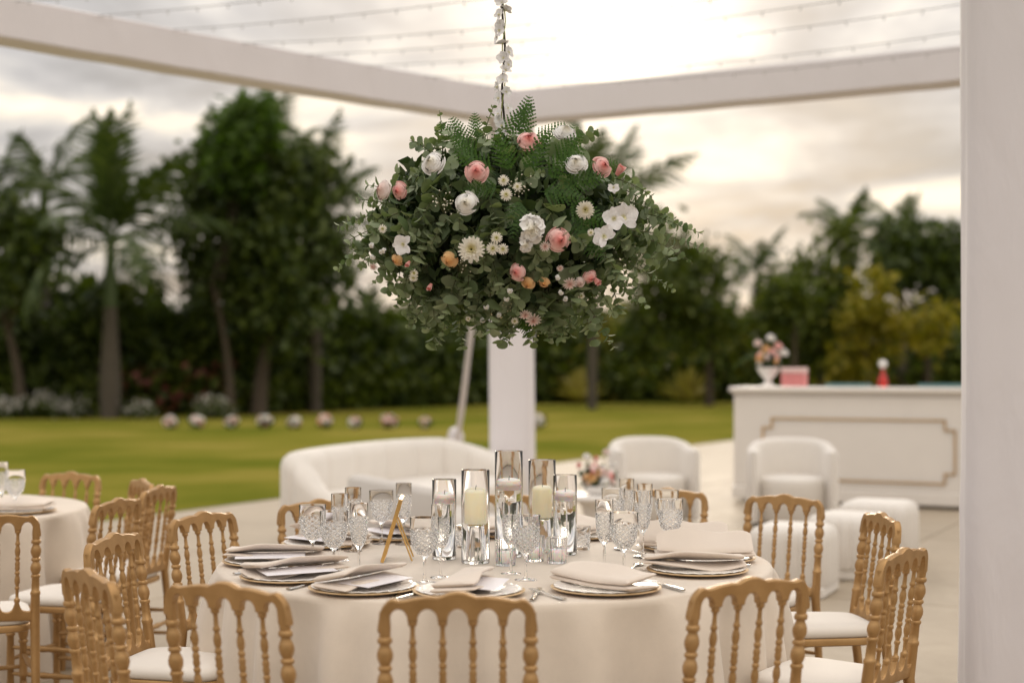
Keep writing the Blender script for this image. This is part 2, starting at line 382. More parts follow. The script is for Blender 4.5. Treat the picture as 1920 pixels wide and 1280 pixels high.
ZB, ZT = 3.87, 4.17
keepw(prism_beam('beam', A, E, .30, ZB, ZT, pav)); keepw(prism_beam('beam', A, F_, .30, ZB-.003, ZT+.003, pav))
keepw(prism_beam('beam', E, Cc, .30, ZB-.006, ZT+.006, pav)); G_ = (-3.4, 3.95)
keepw(prism_beam('beam', Cc, G_, .28, ZB-.009, ZT-.01, pav)); keepw(drape_post('post', *G_, .42, 4.1, R(10), pav, 5))
# guy strap behind the corner post
t = tag(empty('guy_strap', (-.73, 17, 0)), 'pale fabric wrapped guy strap slanting down behind the corner post', 'strap')
mb = MB(); mb.tube([Vector((.60*k/12, -3*k/12, 3.95*k/12+.02*math.sin(k*1.3))) for k in range(13)], [.032+.004*math.sin(k*2.3) for k in range(13)], 10, flat=.6); mb.build('strap', DRAPE, t)
mb = MB(); mb.lathe([(.01, -.12), (.07, -.09), (.10, 0), (.07, .09), (.01, .12)], 12, (.60*.115, -3*.115, 3.95*.115+.22)); mb.build('knot', DRAPE, t)
# string lights
def strand(p0, p1, sag, label):
    p0, p1 = Vector(p0), Vector(p1); n = 26; pts = []
    for k in range(n+1):
        s = k/n; p = p0.lerp(p1, s); p.z -= sag*4*s*(1-s); pts.append(p)
    t = tag(empty('string_light', p0), label, 'string light', 'string lights over the pavilion')
    mb = MB(); mb.tube([p-p0 for p in pts], .0030, 5); mb.build('wire', WIRE, t)
    mb = MB()
    for k in range(1, n):
        s = k/n; p = p0.lerp(p1, s)-p0; p.z -= sag*4*s*(1-s)
        mb.lathe([(.002, 0), (.005, -.008), (.006, -.020), (.004, -.030), (.001, -.034)], 6, p)
    b = mb.build('bulb_row', BULB, t); b['kind'] = 'stuff'
Ldir = (Vector((*F_, 0))-Vector((*A, 0))); Rdir = (Vector((*Cc, 0))-Vector((*E, 0)))
names = ['first', 'second', 'third', 'fourth', 'fifth', 'sixth', 'seventh', 'eighth', 'ninth']
for k, f in enumerate((.10, .20, .30, .40, .50, .60, .70, .80)):
    a = Vector((*A, 0))+Ldir*f; b = Vector((*E, 0))+Rdir*(f*1.02)
    strand((a.x, a.y, ZT-.02), (b.x, b.y, ZT-.02), .16+.03*math.sin(k*2), 'thin fairy light strand overhead, %s counted from the far corner post' % names[k])

# ------------------------------------------------------------------ trees and hedge
def tree_line_y(x):
    return float(np.interp(x, [-40, -16, -9, -5, 0, 9, 20, 45], [43, 46, 49, 57, 66, 70.5, 72, 74]))
def clumps(cs, n, per, sp, rg):
    """cs: list of (centre, radii); returns points in clumps near the surfaces of the ellipsoids"""
    out = []; wt = np.array([c[1][0]*c[1][2] for c in cs]); wt = wt/wt.sum()
    for c, k in zip(cs, np.maximum(1, (wt*n).astype(int))):
        d = rg.normal(size=(k, 3)); d /= np.linalg.norm(d, axis=1)[:, None]; r = rg.uniform(.35, 1.0, k)**.5
        cen = np.array(c[0])+d*r[:, None]*np.array(c[1])
        out.append((cen[:, None, :]+rg.normal(size=(k, per, 3))*sp*rg.uniform(.6, 1.3, (k, 1, 1))).reshape(-1, 3))
    return np.concatenate(out)
def tree(name, label, px, Y, trunk, crowns, mat, n, per=26, sp=.38, size=.34, tr=.16, lean=0, seed=0, group=None):
    """crowns: list of (px, py, rx_px, ry_px) read at distance Y, turned into metres"""
    rg = np.random.default_rng(seed); b = Vector(((px-960)/FPX*Y, Y, 0)); t = tag(empty(name, b), label, 'tree', group)
    k = Y/FPX; cs = []
    for cx, cyy, rx, ry in crowns:
        p = at(cx, cyy, Y)-b; cs.append(((p.x, rg.uniform(-.8, .8), p.z), (rx*k, max(rx, ry)*k*.8, ry*k)))
    top = cs[0][0]; mb = MB()
    pts = [Vector((lean*s*s, .1*math.sin(4*s), trunk*s)) for s in np.linspace(0, 1, 8)]; mb.tube(pts, [tr*(1.25-.65*s) for s in np.linspace(0, 1, 8)], 10); mb.build('trunk', BARK, t)
    e = pts[-1]
    for c, r in cs:
        c = Vector(c); mb = MB(); st = pts[-2] if rg.random() < .5 else e
        mid = st.lerp(c, .5)+Vector((rg.uniform(-.3, .3), rg.uniform(-.3, .3), -.2)); mb.tube([st, st.lerp(mid, .5), mid, c], [tr*.5, tr*.4, tr*.3, tr*.1], 7); mb.build('limb', BARK, t)
    P = clumps(cs, n, per, sp, rg); P = P[P[:, 2] > .3]
    quads('crown', leafquads(P, size, .6, .25, rg), mat, t); return t
FRONDS = {}
def frond_mesh(kind):
    if kind in FRONDS: return FRONDS[kind]
    rg = random.Random(kind); mb = MB(); L = 1.0; n = 40; droop = (.25, .55, .95, 1.3)[kind % 4]
    pts = []; p = Vector((0, 0, 0)); a = R(8)
    for k in range(n+1):
        pts.append(p.copy()); p = p+Vector((math.cos(a), 0, math.sin(a)))*(L/n); a -= droop*1.5/n*(k/n*1.5+.2)
    mb.tube(pts[::2], [.012*(1-.8*k/(n/2)) for k in range(n//2+1)], 5)
    for k in range(5, n):
        s = k/n; ll = .26*math.sin(PI*min(1, s*.85+.18))+.03; t = (pts[k+1]-pts[k]).normalized()
        for sd in (-1, 1):
            d = (Vector((0, sd, 0))*.75+t*.55+Vector((0, 0, rg.uniform(-.35, .25)))).normalized(); q = pts[k]; m1 = q+d*ll*.5; tip = q+d*ll+Vector((0, 0, -ll*rg.uniform(.2, .55))); wv = t*.013
            mb.add([q-wv, q+wv, m1+wv, tip, m1-wv], [(0, 1, 2, 4), (4, 2, 3)])
    FRONDS[kind] = mb.mesh('frond', PALML, 0); return FRONDS[kind]
def palm(name, label, px, Y, trunk, tr, shaft, nf, L, seed, els=(80, -20), group=None, lean=0.0):
    rg = random.Random(seed); b = Vector(((px-960)/FPX*Y, Y, 0)); t = tag(empty(name, b), label, 'palm', group)
    mb = MB(); prof = []; N = 30
    for k in range(N+1):
        s = k/N; prof.append((tr*(1.15-.1*s+.18*math.exp(-((s-.35)/.25)**2)-.30*s*s)+.012*(k % 2), trunk*s))
    mb.lathe(prof, 14, off=lambda z: (lean*(z/trunk)**2, 0)); mb.build('trunk', PALMB, t)
    mb = MB(); mb.lathe([(tr*.82, trunk), (tr*.86, trunk+.15*shaft), (tr*.6, trunk+.6*shaft), (tr*.35, trunk+shaft)], 12, (lean, 0, 0)); mb.build('crownshaft', SHAFT, t)
    for k in range(nf):
        az = k*2.399+rg.uniform(-.2, .2); s = k/max(1, nf-1); el = els[0]+(els[1]-els[0])*s; kind = 0 if el > 60 else 1 if el > 35 else 2 if el > 5 else 3
        M = Matrix.Translation((lean, 0, trunk+shaft*(.97-.15*s))) @ Matrix.Rotation(az, 4, 'Z') @ Matrix.Rotation(-R(el+rg.uniform(-6, 6)), 4, 'Y') @ Matrix.Rotation(rg.uniform(-.4, .4), 4, 'X') @ Matrix.Scale(L*rg.uniform(.85, 1.1), 4)
        link('frond', frond_mesh(kind+4*rg.randrange(2)), t, M)
    return t
GT = 'trees beyond the lawn'
palm('royal_palm', 'royal palm with swollen grey trunk and upright fronds, left of the dark tree', 207, 45, 3.5, .265, 2.3, 13, 4.4, 3, (80, -14), GT)
tree('shade_tree', 'big dark leafy tree reaching up to the left beam', 485, 48.5, 3.2, [(455, 330, 95, 120), (540, 380, 75, 120), (400, 420, 90, 110), (510, 480, 100, 90), (395, 500, 35, 40), (590, 480, 60, 80), (450, 560, 100, 60), (560, 590, 70, 50), (610, 330, 36, 50)], LEAF_D, 330, 30, .36, .36, .24, .5, 21, GT)
tree('shade_tree', 'pale slender trunked tree leaning beside the big dark tree', 432, 47.5, 4.4, [(465, 235, 45, 55), (440, 300, 55, 55)], LEAF_B, 70, 28, .33, .34, .13, -.6, 22, GT)
palm('palm_tree', 'palm with arching fronds just right of the big dark tree', 590, 52, 6.2, .2, 1.0, 14, 4.0, 8, (70, -35), GT)
palm('palm_tree', 'palm crown showing behind the big dark tree top', 500, 54, 8.0, .2, 1.0, 12, 3.6, 9, (75, -20), GT)
tree('shade_tree', 'dark round tree at the left edge on a thin trunk', 38, 45.5, 3.2, [(40, 460, 65, 60), (5, 420, 50, 45), (90, 480, 38, 45), (15, 530, 60, 45)], LEAF_D, 95, 26, .33, .33, .16, -.5, 23, GT)
palm('palm_tree', 'feathery palm crown above the leftmost dark tree', -15, 50, 6.2, .2, 1.2, 10, 3.3, 12, (65, -15), GT)
palm('palm_tree', 'low palm with drooping fronds between royal palm and left edge', 82, 50, 7.0, .2, 1.0, 9, 3.0, 13, (60, -5), GT)
palm('palm_tree', 'palm whose arching fronds curl out behind the hanging flowers', 1110, 56, 6.3, .15, 1.2, 15, 4.7, 15, (72, -25), GT, .2)
palm('palm_tree', 'tall palm hidden mostly behind the hanging flowers', 850, 70, 8.0, .2, 1.2, 12, 4.0, 16, (70, -30), GT)
tree('garden_tree', 'mid green tree right of the hanging flowers', 1330, 62, 3.6, [(1320, 500, 65, 45), (1265, 540, 60, 55), (1250, 610, 80, 60), (1340, 600, 60, 40), (1240, 470, 35, 40)], LEAF_M, 120, 28, .42, .42, .17, 0, 31, GT)
tree('garden_tree', 'dark bushy tree behind the bar left of the yellow green tree', 1540, 64, 3.6, [(1530, 520, 60, 40), (1480, 590, 50, 40), (1560, 570, 55, 45), (1575, 450, 34, 30), (1500, 640, 80, 50)], LEAF_M, 110, 28, .40, .42, .17, 0, 32, GT)
tree('garden_tree', 'dark tree crown at the far right against the white column', 1740, 62, 3.8, [(1725, 490, 60, 40), (1785, 480, 50, 50), (1690, 450, 34, 30), (1780, 560, 50, 26), (1670, 510, 36, 34)], LEAF_D, 120, 28, .40, .42, .17, 0, 33, GT)
palm('palm_tree', 'palm crown poking above the dark tree behind the bar', 1590, 70, 7.3, .2, 1.0, 13, 2.8, 17, (65, -25), GT)
palm('palm_tree', 'palm crown rising near the white column at far right', 1690, 72, 7.4, .2, 1.0, 13, 2.8, 18, (65, -25), GT)
palm('palm_tree', 'small palm with thin fronds between the two dark right trees', 1420, 72, 5.6, .2, 1.0, 12, 3.0, 19, (60, -25), GT)
tree('yellow_tree', 'yellow green rounded tree standing behind the bar', 1625, 60, 2.6, [(1622, 560, 36, 48), (1630, 620, 55, 50), (1720, 610, 70, 40), (1600, 680, 50, 40)], LEAF_Y, 90, 26, .36, .38, .10, 0, 34, GT)
tree('slim_tree', 'slim tree with a bare yellowish trunk behind the bar flowers', 1490, 58, 4.1, [(1480, 560, 50, 35), (1440, 590, 40, 30)], LEAF_M, 50, 24, .34, .36, .13, 0, 35, GT)
for px, wd, lab in ((1085, 1.5, 'yellow spiky agave at the lawn edge, just right of the corner post'), (1290, 1.55, 'yellow spiky agave at the lawn edge, left of the bar')):
    Y = 66; t = tag(empty('agave', ((px-960)/FPX*Y, Y, 0)), lab, 'agave', 'yellow agaves by the lawn edge'); rg = random.Random(px)
    mbl = MB(); n = 6; rings = []
    mbl.add([(-.05, 0, 0), (.05, 0, 0), (.085, .35, .05), (.075, .7, .06), (0, 1.15, .02), (-.075, .7, .06), (-.085, .35, .05), (0, .35, 0), (0, .7, .01)], [(0, 1, 2, 7), (0, 7, 6), (7, 2, 3, 8), (6, 7, 8, 5), (8, 3, 4), (5, 8, 4)])
    me = mbl.mesh('blade', AGAVE, 0)
    for k in range(46):
        el = rg.uniform(10, 88); az = rg.uniform(0, 2*PI)
        link('blade', me, t, Matrix.Translation((0, 0, .12)) @ Matrix.Rotation(az, 4, 'Z') @ Matrix.Rotation(R(el), 4, 'X') @ Matrix.Scale(wd*rg.uniform(.75, 1.05), 4))
# hedge mass (cannot be counted)
def hedge(name, label, x0, x1, h, n, mat, size, dy=0, seed=1, hv=.35):
    rg = np.random.default_rng(seed); x = rg.uniform(x0, x1, n)
    y = np.array([tree_line_y(a) for a in x])+dy+rg.uniform(-.3, 3.5, n)
    top = h*(1+hv*(.5*np.sin(x*.9+seed)+.3*np.sin(x*2.3+1.7*seed)+.25*np.sin(x*5.1)))
    z = top*rg.uniform(0, 1, n)**.75
    keep = z > .02; P = np.stack([x, y, z], 1)[keep]
    tag(quads(name, leafquads(P, size, .62, .2, rg), mat), label, 'hedge', kind='stuff')
hedge('hedge', 'dark dense hedge running along the far lawn edge', -24, 26, 3.6, 26000, LEAF_D, .55, .6, 1)
hedge('background_wood', 'dark wooded mass behind the hedge', -30, 34, 4.1, 26000, LEAF_D, .70, 5.0, 4, .25)
hedge('green_shrubs', 'lighter green shrubs in front of the hedge, right half', 1, 25, 2.2, 7000, LEAF_M, .42, -.3, 6, .5)
hedge('yellow_shrubs', 'yellowish foliage patches among the right hand shrubs', 3, 22, 3.9, 2600, LEAF_Y, .38, .2, 9, .45)
hedge('left_shrubs', 'green shrubs in front of the hedge, left half', -22, -2, 1.5, 4500, LEAF_M, .36, -.2, 12, .6)
hedge('red_shrubs', 'reddish leaved shrubs between the royal palm and dark tree', -13.2, -9.5, 2.0, 330, LEAF_R, .30, -.4, 15, .4)
# low white flowering shrubs at far left
rgw = np.random.default_rng(5)
for px, py, wpx, lab in ((15, 762, 50, 'low white flowering shrub at the left edge of the lawn'), (78, 752, 60, 'low white flowering shrub behind the thin left trunk'), (128, 768, 60, 'low white flowering shrub left of the royal palm'), (400, 757, 55, 'low white flowering shrub between the slender trunk and royal palm'), (265, 775, 40, 'small pale flowering shrub just right of the royal palm')):
    Y = 45.0; p = at(px, py, Y); t = tag(empty('flowering_shrub', (p.x, Y, 0)), lab, 'shrub', 'white flowering shrubs'); n = 260; ww = wpx/FPX*Y*.5
    P = rgw.normal(size=(n, 3))*np.array([ww*.5, .3, .14])+np.array([0, 0, max(.25, p.z)]); quads('blossom_mass', leafquads(P, .13, .9, 0, rgw), simple('shrub_white', (.36, .34, .30), .7), t)['kind'] = 'stuff'
    P = rgw.normal(size=(n*2, 3))*np.array([ww*.55, .3, .16])+np.array([0, 0, max(.12, p.z-.22)]); P[:, 2] = np.abs(P[:, 2]); quads('leaf_mass', leafquads(P, .2, .5, 0, rgw), LEAF_D, t)['kind'] = 'stuff'

# ------------------------------------------------------------------ flower shapes
def petal_grid(mb, L, W, base, up, yaw, curl, cup, rad0, z0, n=5, tipround=.75, ruff=0, rg=random, wrap=0):
    """one petal: starts at radius rad0, height z0, leans out by 'up' (0 = upright, 90 = flat)"""
    r = rad0; z = z0; vs = []
    for i in range(n+1):
        s = i/n; ang = R(up+curl*s*s)
        wd = W*(.42+.58*math.sin(PI/2*min(1, s*1.5)))*(1 if s < tipround else math.sqrt(max(.05, 1-((s-tipround)/(1.03-tipround))**2)))
        if i: r += math.sin(ang)*L/n; z += math.cos(ang)*L/n
        for j in range(-2, 3):
            u = j/2; zz = z+ruff*math.sin(u*5+s*3+yaw)*s-.16*wd*u*u*s*(1 if wrap else 0)
            if wrap:
                f = yaw+u*wd/max(abs(r), wrap); rr = r*(1-.10*cup*u*u); vs.append((rr*math.cos(f), rr*math.sin(f), zz))
            else:
                x, y = r-cup*u*u*wd, u*wd; zz += .25*cup*u*u*wd; ca, sa = math.cos(yaw), math.sin(yaw); vs.append((x*ca-y*sa, x*sa+y*ca, zz))
    fs = [(a*5+b, a*5+b+1, a*5+b+6, a*5+b+5) for a in range(n) for b in range(4)]
    mb.add(vs, fs)
def rose_mesh(name, mat, seed, open_=1.0):
    """unit rose, about radius 1, looking along +z"""
    rg = random.Random(seed); mb = MB()
    K = 30
    for k in range(K):
        s = (k+.5)/K; yaw = k*2.15+rg.uniform(-.25, .25); rb = .05+.16*s; rm = .09+.74*s**.9; op = max(0, (s-.52)/.48)*open_; rt = rm*(.34+.22*s+.52*op)+.10*op*op; zb = -.52; zt = .52-.30*s-.34*op**1.5+rg.uniform(-.035, .035); wa = 1.6-.80*s; vs = []
        for i in range(7):
            v = i/6
            for j in range(-3, 4):
                u = j/3; vv = v*(1-(.10+.16*s)*u*u-.05*math.cos(5*u+k)*s); r = (1-vv)**2*rb+2*vv*(1-vv)*(2*rm-.5*rb-.5*rt)+vv*vv*rt; r *= 1+.03*math.sin(3*u+k*1.7); z = zb+(zt-zb)*(vv+.28*vv*(1-vv))-.16*op*max(0, vv-.72)*3.5; f = yaw+u*wa*(.45+.55*min(1, vv*1.8)); vs.append((r*math.cos(f), r*math.sin(f), z))
        mb.add(vs, [(a*7+b, a*7+b+1, a*7+b+8, a*7+b+7) for a in range(6) for b in range(6)])
    return mb.mesh(name, mat, 180)
def bud_mesh(name, mat, seed):
    rg = random.Random(seed); mb = MB()
    for k in range(14):
        s = k/13; petal_grid(mb, 1.15+.2*s, .26+.26*s, 0, -8+20*s, k*2.399, 14*s, 1, .06+.24*s, -.6, 6, .6, .03, rg, .16)
    return mb.mesh(name, mat, 180)
def mum_mesh(name, mat, seed, rows=4, n0=14, flat=0):
    rg = random.Random(seed); mb = MB()
    for rI in range(rows):
        s = rI/max(1, rows-1); n = int(n0*(.6+.6*s))
        for k in range(n):
            petal_grid(mb, .42+.5*s, .10+.03*s, 0, 18+62*s+rg.uniform(-8, 8)+flat, 2*PI*(k+.5*(rI % 2))/n+rg.uniform(-.1, .1), 14, .2, .06+.05*s, .02-.06*s, 3, .7, .02, rg)
    return mb.mesh(name, mat, 180)
def orchid_mesh(name, mat, seed):
    rg = random.Random(seed); mb = MB()
    for k, (L, W, y) in enumerate(((.95, .34, 90), (.95, .34, 215), (.95, .34, -35), (1.0, .58, 20), (1.0, .58, 160))):
        petal_grid(mb, L, W, 0, 72+rg.uniform(-14, 10), R(y)+rg.uniform(-.15, .15), 18, .25, .04, .0, 5, .55, .05, rg)
    petal_grid(mb, .45, .22, 0, 35, R(-90), 40, .6, .04, .05, 4, .6, 0, rg); petal_grid(mb, .3, .14, 0, 15, R(-50), 10, .6, .04, .05, 4, .6, 0, rg); petal_grid(mb, .3, .14, 0, 15, R(-130), 10, .6, .04, .05, 4, .6, 0, rg)
    return mb.mesh(name, mat, 180)
def phlox_mesh(name, mat, seed):
    rg = random.Random(seed); mb = MB()
    for k in range(16):
        d = Vector((rg.gauss(0, 1), rg.gauss(0, 1), abs(rg.gauss(0, .8))+.25)).normalized(); M = d.to_track_quat('Z', 'Y').to_matrix(); sub = MB()
        for j in range(5): petal_grid(sub, .42, .23, 0, 66+rg.uniform(-12, 14), 2*PI*j/5+k, 12, .2, .03, 0, 4, .5, .03, rg)
        mb.add([M @ Vector(v)+d*.62 for v in sub.v], sub.f)
    return mb.mesh(name, mat, 180)
ROSE_P = [rose_mesh('rose', P_PINK, s, o) for s, o in ((1, 1.0), (2, .85))]
ROSE_W = [rose_mesh('rose', P_WHITE, s, o) for s, o in ((3, 1.0), (4, .9))]
ROSE_B = [rose_mesh('rose', P_BLUSH, 5, .7)]
ROSE_O = [rose_mesh('rose', P_PEACH, 6, .8)]
BUD_P = bud_mesh('rose_bud', P_PINK, 7)
MUM = mum_mesh('chrysanthemum', P_MUM, 1, 5, 18); DAISY = mum_mesh('daisy', P_MUM, 2, 2, 15, 8); MUMP = mum_mesh('chrysanthemum', P_BLUSH, 4, 3, 12)
ORCH = [orchid_mesh('orchid', P_ORCH, s) for s in (1, 2, 3)]
PHLOX = phlox_mesh('phlox_cluster', P_WHITE, 1)
mb = MB(); mb.lathe([(.02, -.04), (.30, -.02), (.30, .08), (.18, .16), (.02, .18)], 12); EYEM = mb.mesh('flower_eye', EYE, 60)

# aisle flower clusters on the far lawn
def flower_cluster(pos, rad, label, seed, group, cat='flowers', name='aisle_flowers', base=None):
    rg = random.Random(seed); t = tag(empty(name, pos), label, cat, group); nr = np.random.default_rng(seed)
    P = nr.normal(size=(240, 3)); P /= np.linalg.norm(P, axis=1)[:, None]; P = P*(rad*nr.uniform(.3, 1.0, (240, 1)))*np.array([1, 1, .8]); P[:, 2] += rad*.85; P = P[P[:, 2] > .01]
    quads('foliage', leafquads(P, rad*.42, .6, 0, nr), DARKL, t)['kind'] = 'stuff'
    for k in range(20):
        d = Vector((rg.gauss(0, 1), -abs(rg.gauss(0, .7)), rg.gauss(.35, .7))).normalized(); me = rg.choice([ROSE_W[0], ROSE_W[1], ROSE_B[0], ROSE_P[1], ROSE_B[0], ROSE_W[0]] + ([ROSE_O[0]] if seed % 3 == 0 else []))
        p = d*rad*.85; p.z = p.z*.8+rad*.9
        link('rose', me, t, Matrix.Translation(p) @ d.to_track_quat('Z', 'Y').to_matrix().to_4x4() @ Matrix.Scale(rad*rg.uniform(.32, .46), 4))
    return t
order = ['first', 'second', 'third', 'fourth', 'fifth', 'sixth', 'seventh', 'eighth', 'ninth', 'tenth', 'eleventh', 'twelfth']
for k, (px, py) in enumerate(((320, 782), (370, 785), (435, 786), (497, 784), (552, 783), (610, 783), (666, 783), (730, 784), (797, 785), (1006, 793))):
    Y = 36.5; flower_cluster((((px-960)/FPX)*Y, Y, 0), .205+.025*math.sin(k*3), ('pink and white aisle flower cluster, %s from the left on the far lawn' % order[k]) if k < 9 else 'pale aisle flower cluster just right of the corner post', 100+k, 'aisle flowers on the lawn')

# ------------------------------------------------------------------ lounge furniture
def sweep_wall(path, th, z0, h, nch=0, chd=.0, name='back', parent=None, mat=None, cs=14):
    """padded wall swept along path; th(s) half thickness, h(s) top height; channels as vertical grooves"""
    n = len(path); rings = []; mb = MB()
    for k, p in enumerate(path):
        s = k/(n-1); t = (path[min(k+1, n-1)]-path[max(k-1, 0)]).normalized(); nr = Vector((-t.y, t.x, 0)); T = th(s); H = h(s)
        if nch: T -= chd*(1-abs(math.sin(PI*nch*s)))**3
        endr = min(1, math.sqrt(max(0.02, 1-max(0, (abs(s-.5)-.47)/.03)**2))); T *= endr; ring = []
        rr = min(T, .11); hs = [(1, z0), (1, z0+.02), (1, (z0+H)/2), (1, H-rr)]+[(math.cos(a), H-rr+rr*math.sin(a)) for a in (R(30), R(60), R(90), R(120), R(150))]+[(-1, H-rr), (-1, (z0+H)/2), (-1, z0+.02), (-1, z0)]
        mb_r = [p+nr*(T*a)+Vector((0, 0, z)) for a, z in hs]; rings.append(mb_r)
    mb.rings(rings); return mb.build(name, mat or BOUCLE, parent, 60)
def arc_interp(pts, n):
    pts = [Vector((*p, 0)) for p in pts]; out = []; m = len(pts)-1
    for k in range(n):
        u = k/(n-1)*m; i = min(int(u), m-1); f = u-i; p0, p1, p2, p3 = pts[max(i-1, 0)], pts[i], pts[i+1], pts[min(i+2, m)]
        out.append(.5*((2*p1)+(p2-p0)*f+(2*p0-5*p1+4*p2-p3)*f*f+(3*p1-p0-3*p2+p3)*f**3))
    return out
# curved sofa
t = tag(empty('curved_sofa', (-1.2, 12.4, 0)), 'long white curved sofa with channel tufted back beside the lawn', 'sofa')
loc = Vector((-1.2, 12.4, 0))
pth = [p-loc for p in arc_interp([(-1.10, 10.95), (-1.50, 10.98), (-1.70, 11.25), (-1.62, 11.9), (-1.36, 12.75), (-1.0, 13.45), (-.62, 13.72), (-.22, 13.66), (.06, 13.35)], 170)]
hh = lambda s: .80-.34*min(1, max(0, (.22-s)/.14))**1.2-.26*max(0, (s-.72)/.28)**1.3
sweep_wall(pth, lambda s: .13, .04, hh, 11, .035, 'back', t)
mb = MB(); inner = pth[18:154:6]; ctr = [Vector((.62, -1.25, 0)), Vector((.98, -.2, 0)), Vector((1.25, .75, 0))]
poly = [Vector((p.x, p.y, 0)) for p in inner]+list(reversed(ctr)); cen = sum(poly, Vector())/len(poly); rings = []
for z, sc in ((.10, .97), (.14, 1.0), (.40, 1.0), (.435, .985), (.45, .95)): rings.append([cen+(p-cen)*sc+Vector((0, 0, z)) for p in poly])
mb.rings(rings); mb.build('seat', BOUCLE, t, 50)
# low straight backed lounge seat
t = tag(empty('lounge_seat', (-.78, 9.65, .04)), 'low white lounge seat coloured as if shaded, with straight back, seen behind the goblets', 'sofa')
rz = math.atan2(-1.3, .61)
mb = MB(); mb.bbox((0, 0, .32), (1.75, .14, .64), .035, rz); mb.build('back', SHADEDF, t, 50)
nrm = Vector((-math.sin(rz), math.cos(rz), 0))
mb = MB(); mb.bbox((nrm.x*.42, nrm.y*.42, .20), (1.72, .68, .40), .05, rz); mb.build('seat', SHADEDF, t, 50)
# barrel armchairs
def barrel(px, Y, rz, label):
    X = (px-960)/FPX*Y; t = tag(empty('barrel_chair', (X, Y, .04), rz), label, 'armchair', 'white barrel armchairs')
    pth = []
    for k in range(60):
        a = R(-20+220*k/59); pth.append(Vector((.345*math.cos(a), .33*math.sin(a)*1.0, 0)))
    pth = [Vector((.345, -.33, 0)), Vector((.347, -.22, 0))]+pth[6:54]+[Vector((-.347, -.22, 0)), Vector((-.345, -.33, 0))]
    sweep_wall(pth, lambda s: .062, .04, lambda s: .78-.10*abs(2*s-1)**3, 0, 0, 'back', t)
    mb = MB(); rings = []
    for z, r in ((.04, .30), (.06, .32), (.36, .32), (.41, .32), (.435, .305), (.445, .25)): rings.append([(r*math.cos(a)*1.0, -.03+r*1.1*math.sin(a), z) for a in np.linspace(0, 2*PI, 33)[:-1]])
    mb.rings(rings); mb.build('seat', BOUCLE, t, 50)
    return t
barrel(1222, 13.2, R(6), 'white barrel armchair left of the bar, flowers in front of it')
barrel(1484, 13.0, R(-8), 'white barrel armchair in front of the bar')
# channel poufs
def pouf(X, Y, rz, sz, h, label):
    t = tag(empty('pouf', (X, Y, .04), rz), label, 'pouf', 'white square poufs'); mb = MB()
    mb.bbox((0, 0, .035), (sz*.94, sz*.94, .07), .01); mb.build('plinth', BOUCLE, t)
    mb = MB(); N = 288; rings = []
    for z, ins in ((.07, .006), (.085, 0), (h-.10, 0), (h-.05, .008), (h-.02, .03), (h-.004, .07), (h, .13)):
        ring = []
        for i in range(N):
            a = 2*PI*i/N; q = 7.0; r = (sz/2-ins)*(abs(math.cos(a))**q+abs(math.sin(a))**q)**(-1/q)
            x, y = r*math.cos(a), r*math.sin(a); c = x if abs(y) > abs(x) else y
            g = .014*(1-abs(math.sin(PI*(c/sz+.5)*6)))**2.5*(1 if ins < .02 else max(0, 1-ins*9)); f = 1-g/(sz/2); ring.append((x*f, y*f, z))
        rings.append(ring)
    mb.rings(rings); mb.build('cushion', BOUCLE, t, 60)
pouf(1.78, 8.98, ang+R(3), .50, .43, 'white channelled pouf nearest the gold chairs')
pouf(2.30, 9.70, ang+R(-2), .50, .43, 'middle of three white channelled poufs')
pouf(2.72, 10.55, ang, .52, .44, 'rearmost white channelled pouf, closest to the bar')
# coffee table + flowers
t = tag(empty('side_table', (.66, 10.9, .04)), 'small round white pedestal table carrying a low flower bowl', 'table'); mb = MB()
mb.lathe([(.01, .41), (.27, .41), (.285, .425), (.285, .44), (.27, .45), (.01, .45)], 40); mb.build('top', LACQ, t)
mb = MB(); mb.lathe([(.22, 0), (.22, .03), (.14, .12), (.10, .25), (.13, .36), (.18, .41)], 32); mb.build('pedestal', LACQ, t)
t = flower_cluster((.66, 10.9, .49), .14, 'low bowl of blush, peach and white flowers on the small white table', 63, None, 'flowers', 'table_flowers')
mb = MB(); mb.lathe([(.05, 0), (.09, .01), (.12, .06), (.11, .07), (.02, .06)], 24); mb.build('bowl', CERAM, t)
for k, (x, z) in enumerate(((-.09, .30), (-.02, .27), (.06, .33), (.12, .24), (-.15, .22))):
    mb = MB(); mb.tube([(0, 0, .1), (x*.7, 0, z*.7), (x, 0, z)], [.004, .003, .002], 5); mb.build('stem', STEM, t)
    link('rose', (ROSE_W[0], BUD_P, ROSE_B[0])[k % 3], t, Matrix.Translation((x, -.02, z)) @ Matrix.Rotation(R(40), 4, 'X') @ Matrix.Scale(.035, 4))
# bar counter
BL = Vector((2.36, 15.4, 0)); bl = 2.62; BD = .62; BH = 1.235
bar = tag(empty('bar_counter', (BL.x, BL.y, .04), ang), 'long white panelled bar counter with notched gold inlay', 'bar')
mb = MB(); mb.bbox((bl/2, BD/2, .10), (bl-.03, BD-.03, .14), .012); mb.build('plinth', LACQ, bar, 30)
mb = MB(); mb.bbox((bl/2, BD/2, .63), (bl-.06, BD-.06, .92), .012); mb.build('body', LACQ, bar, 30)
for z, hgt, o in ((1.105, .07, -.015), (1.165, .045, .0), (1.205, .06, .03)):
    mb = MB(); mb.bbox((bl/2, BD/2, z), (bl+2*o-.03, BD+2*o-.03, hgt-.006), .012); mb.build('moulding' if o < .03 else 'countertop', LACQ, bar, 30)
def gold_line(pts):
    mb = MB()
    for (x0, z0), (x1, z1) in zip(pts, pts[1:]):
        cx, cz = (x0+x1)/2, (z0+z1)/2; mb.box((cx, .022, cz), (abs(x1-x0)+.015, .02, abs(z1-z0)+.015))
    return mb
xa, xb, za, zb, q = .36, bl-.26, .26, .90, .10
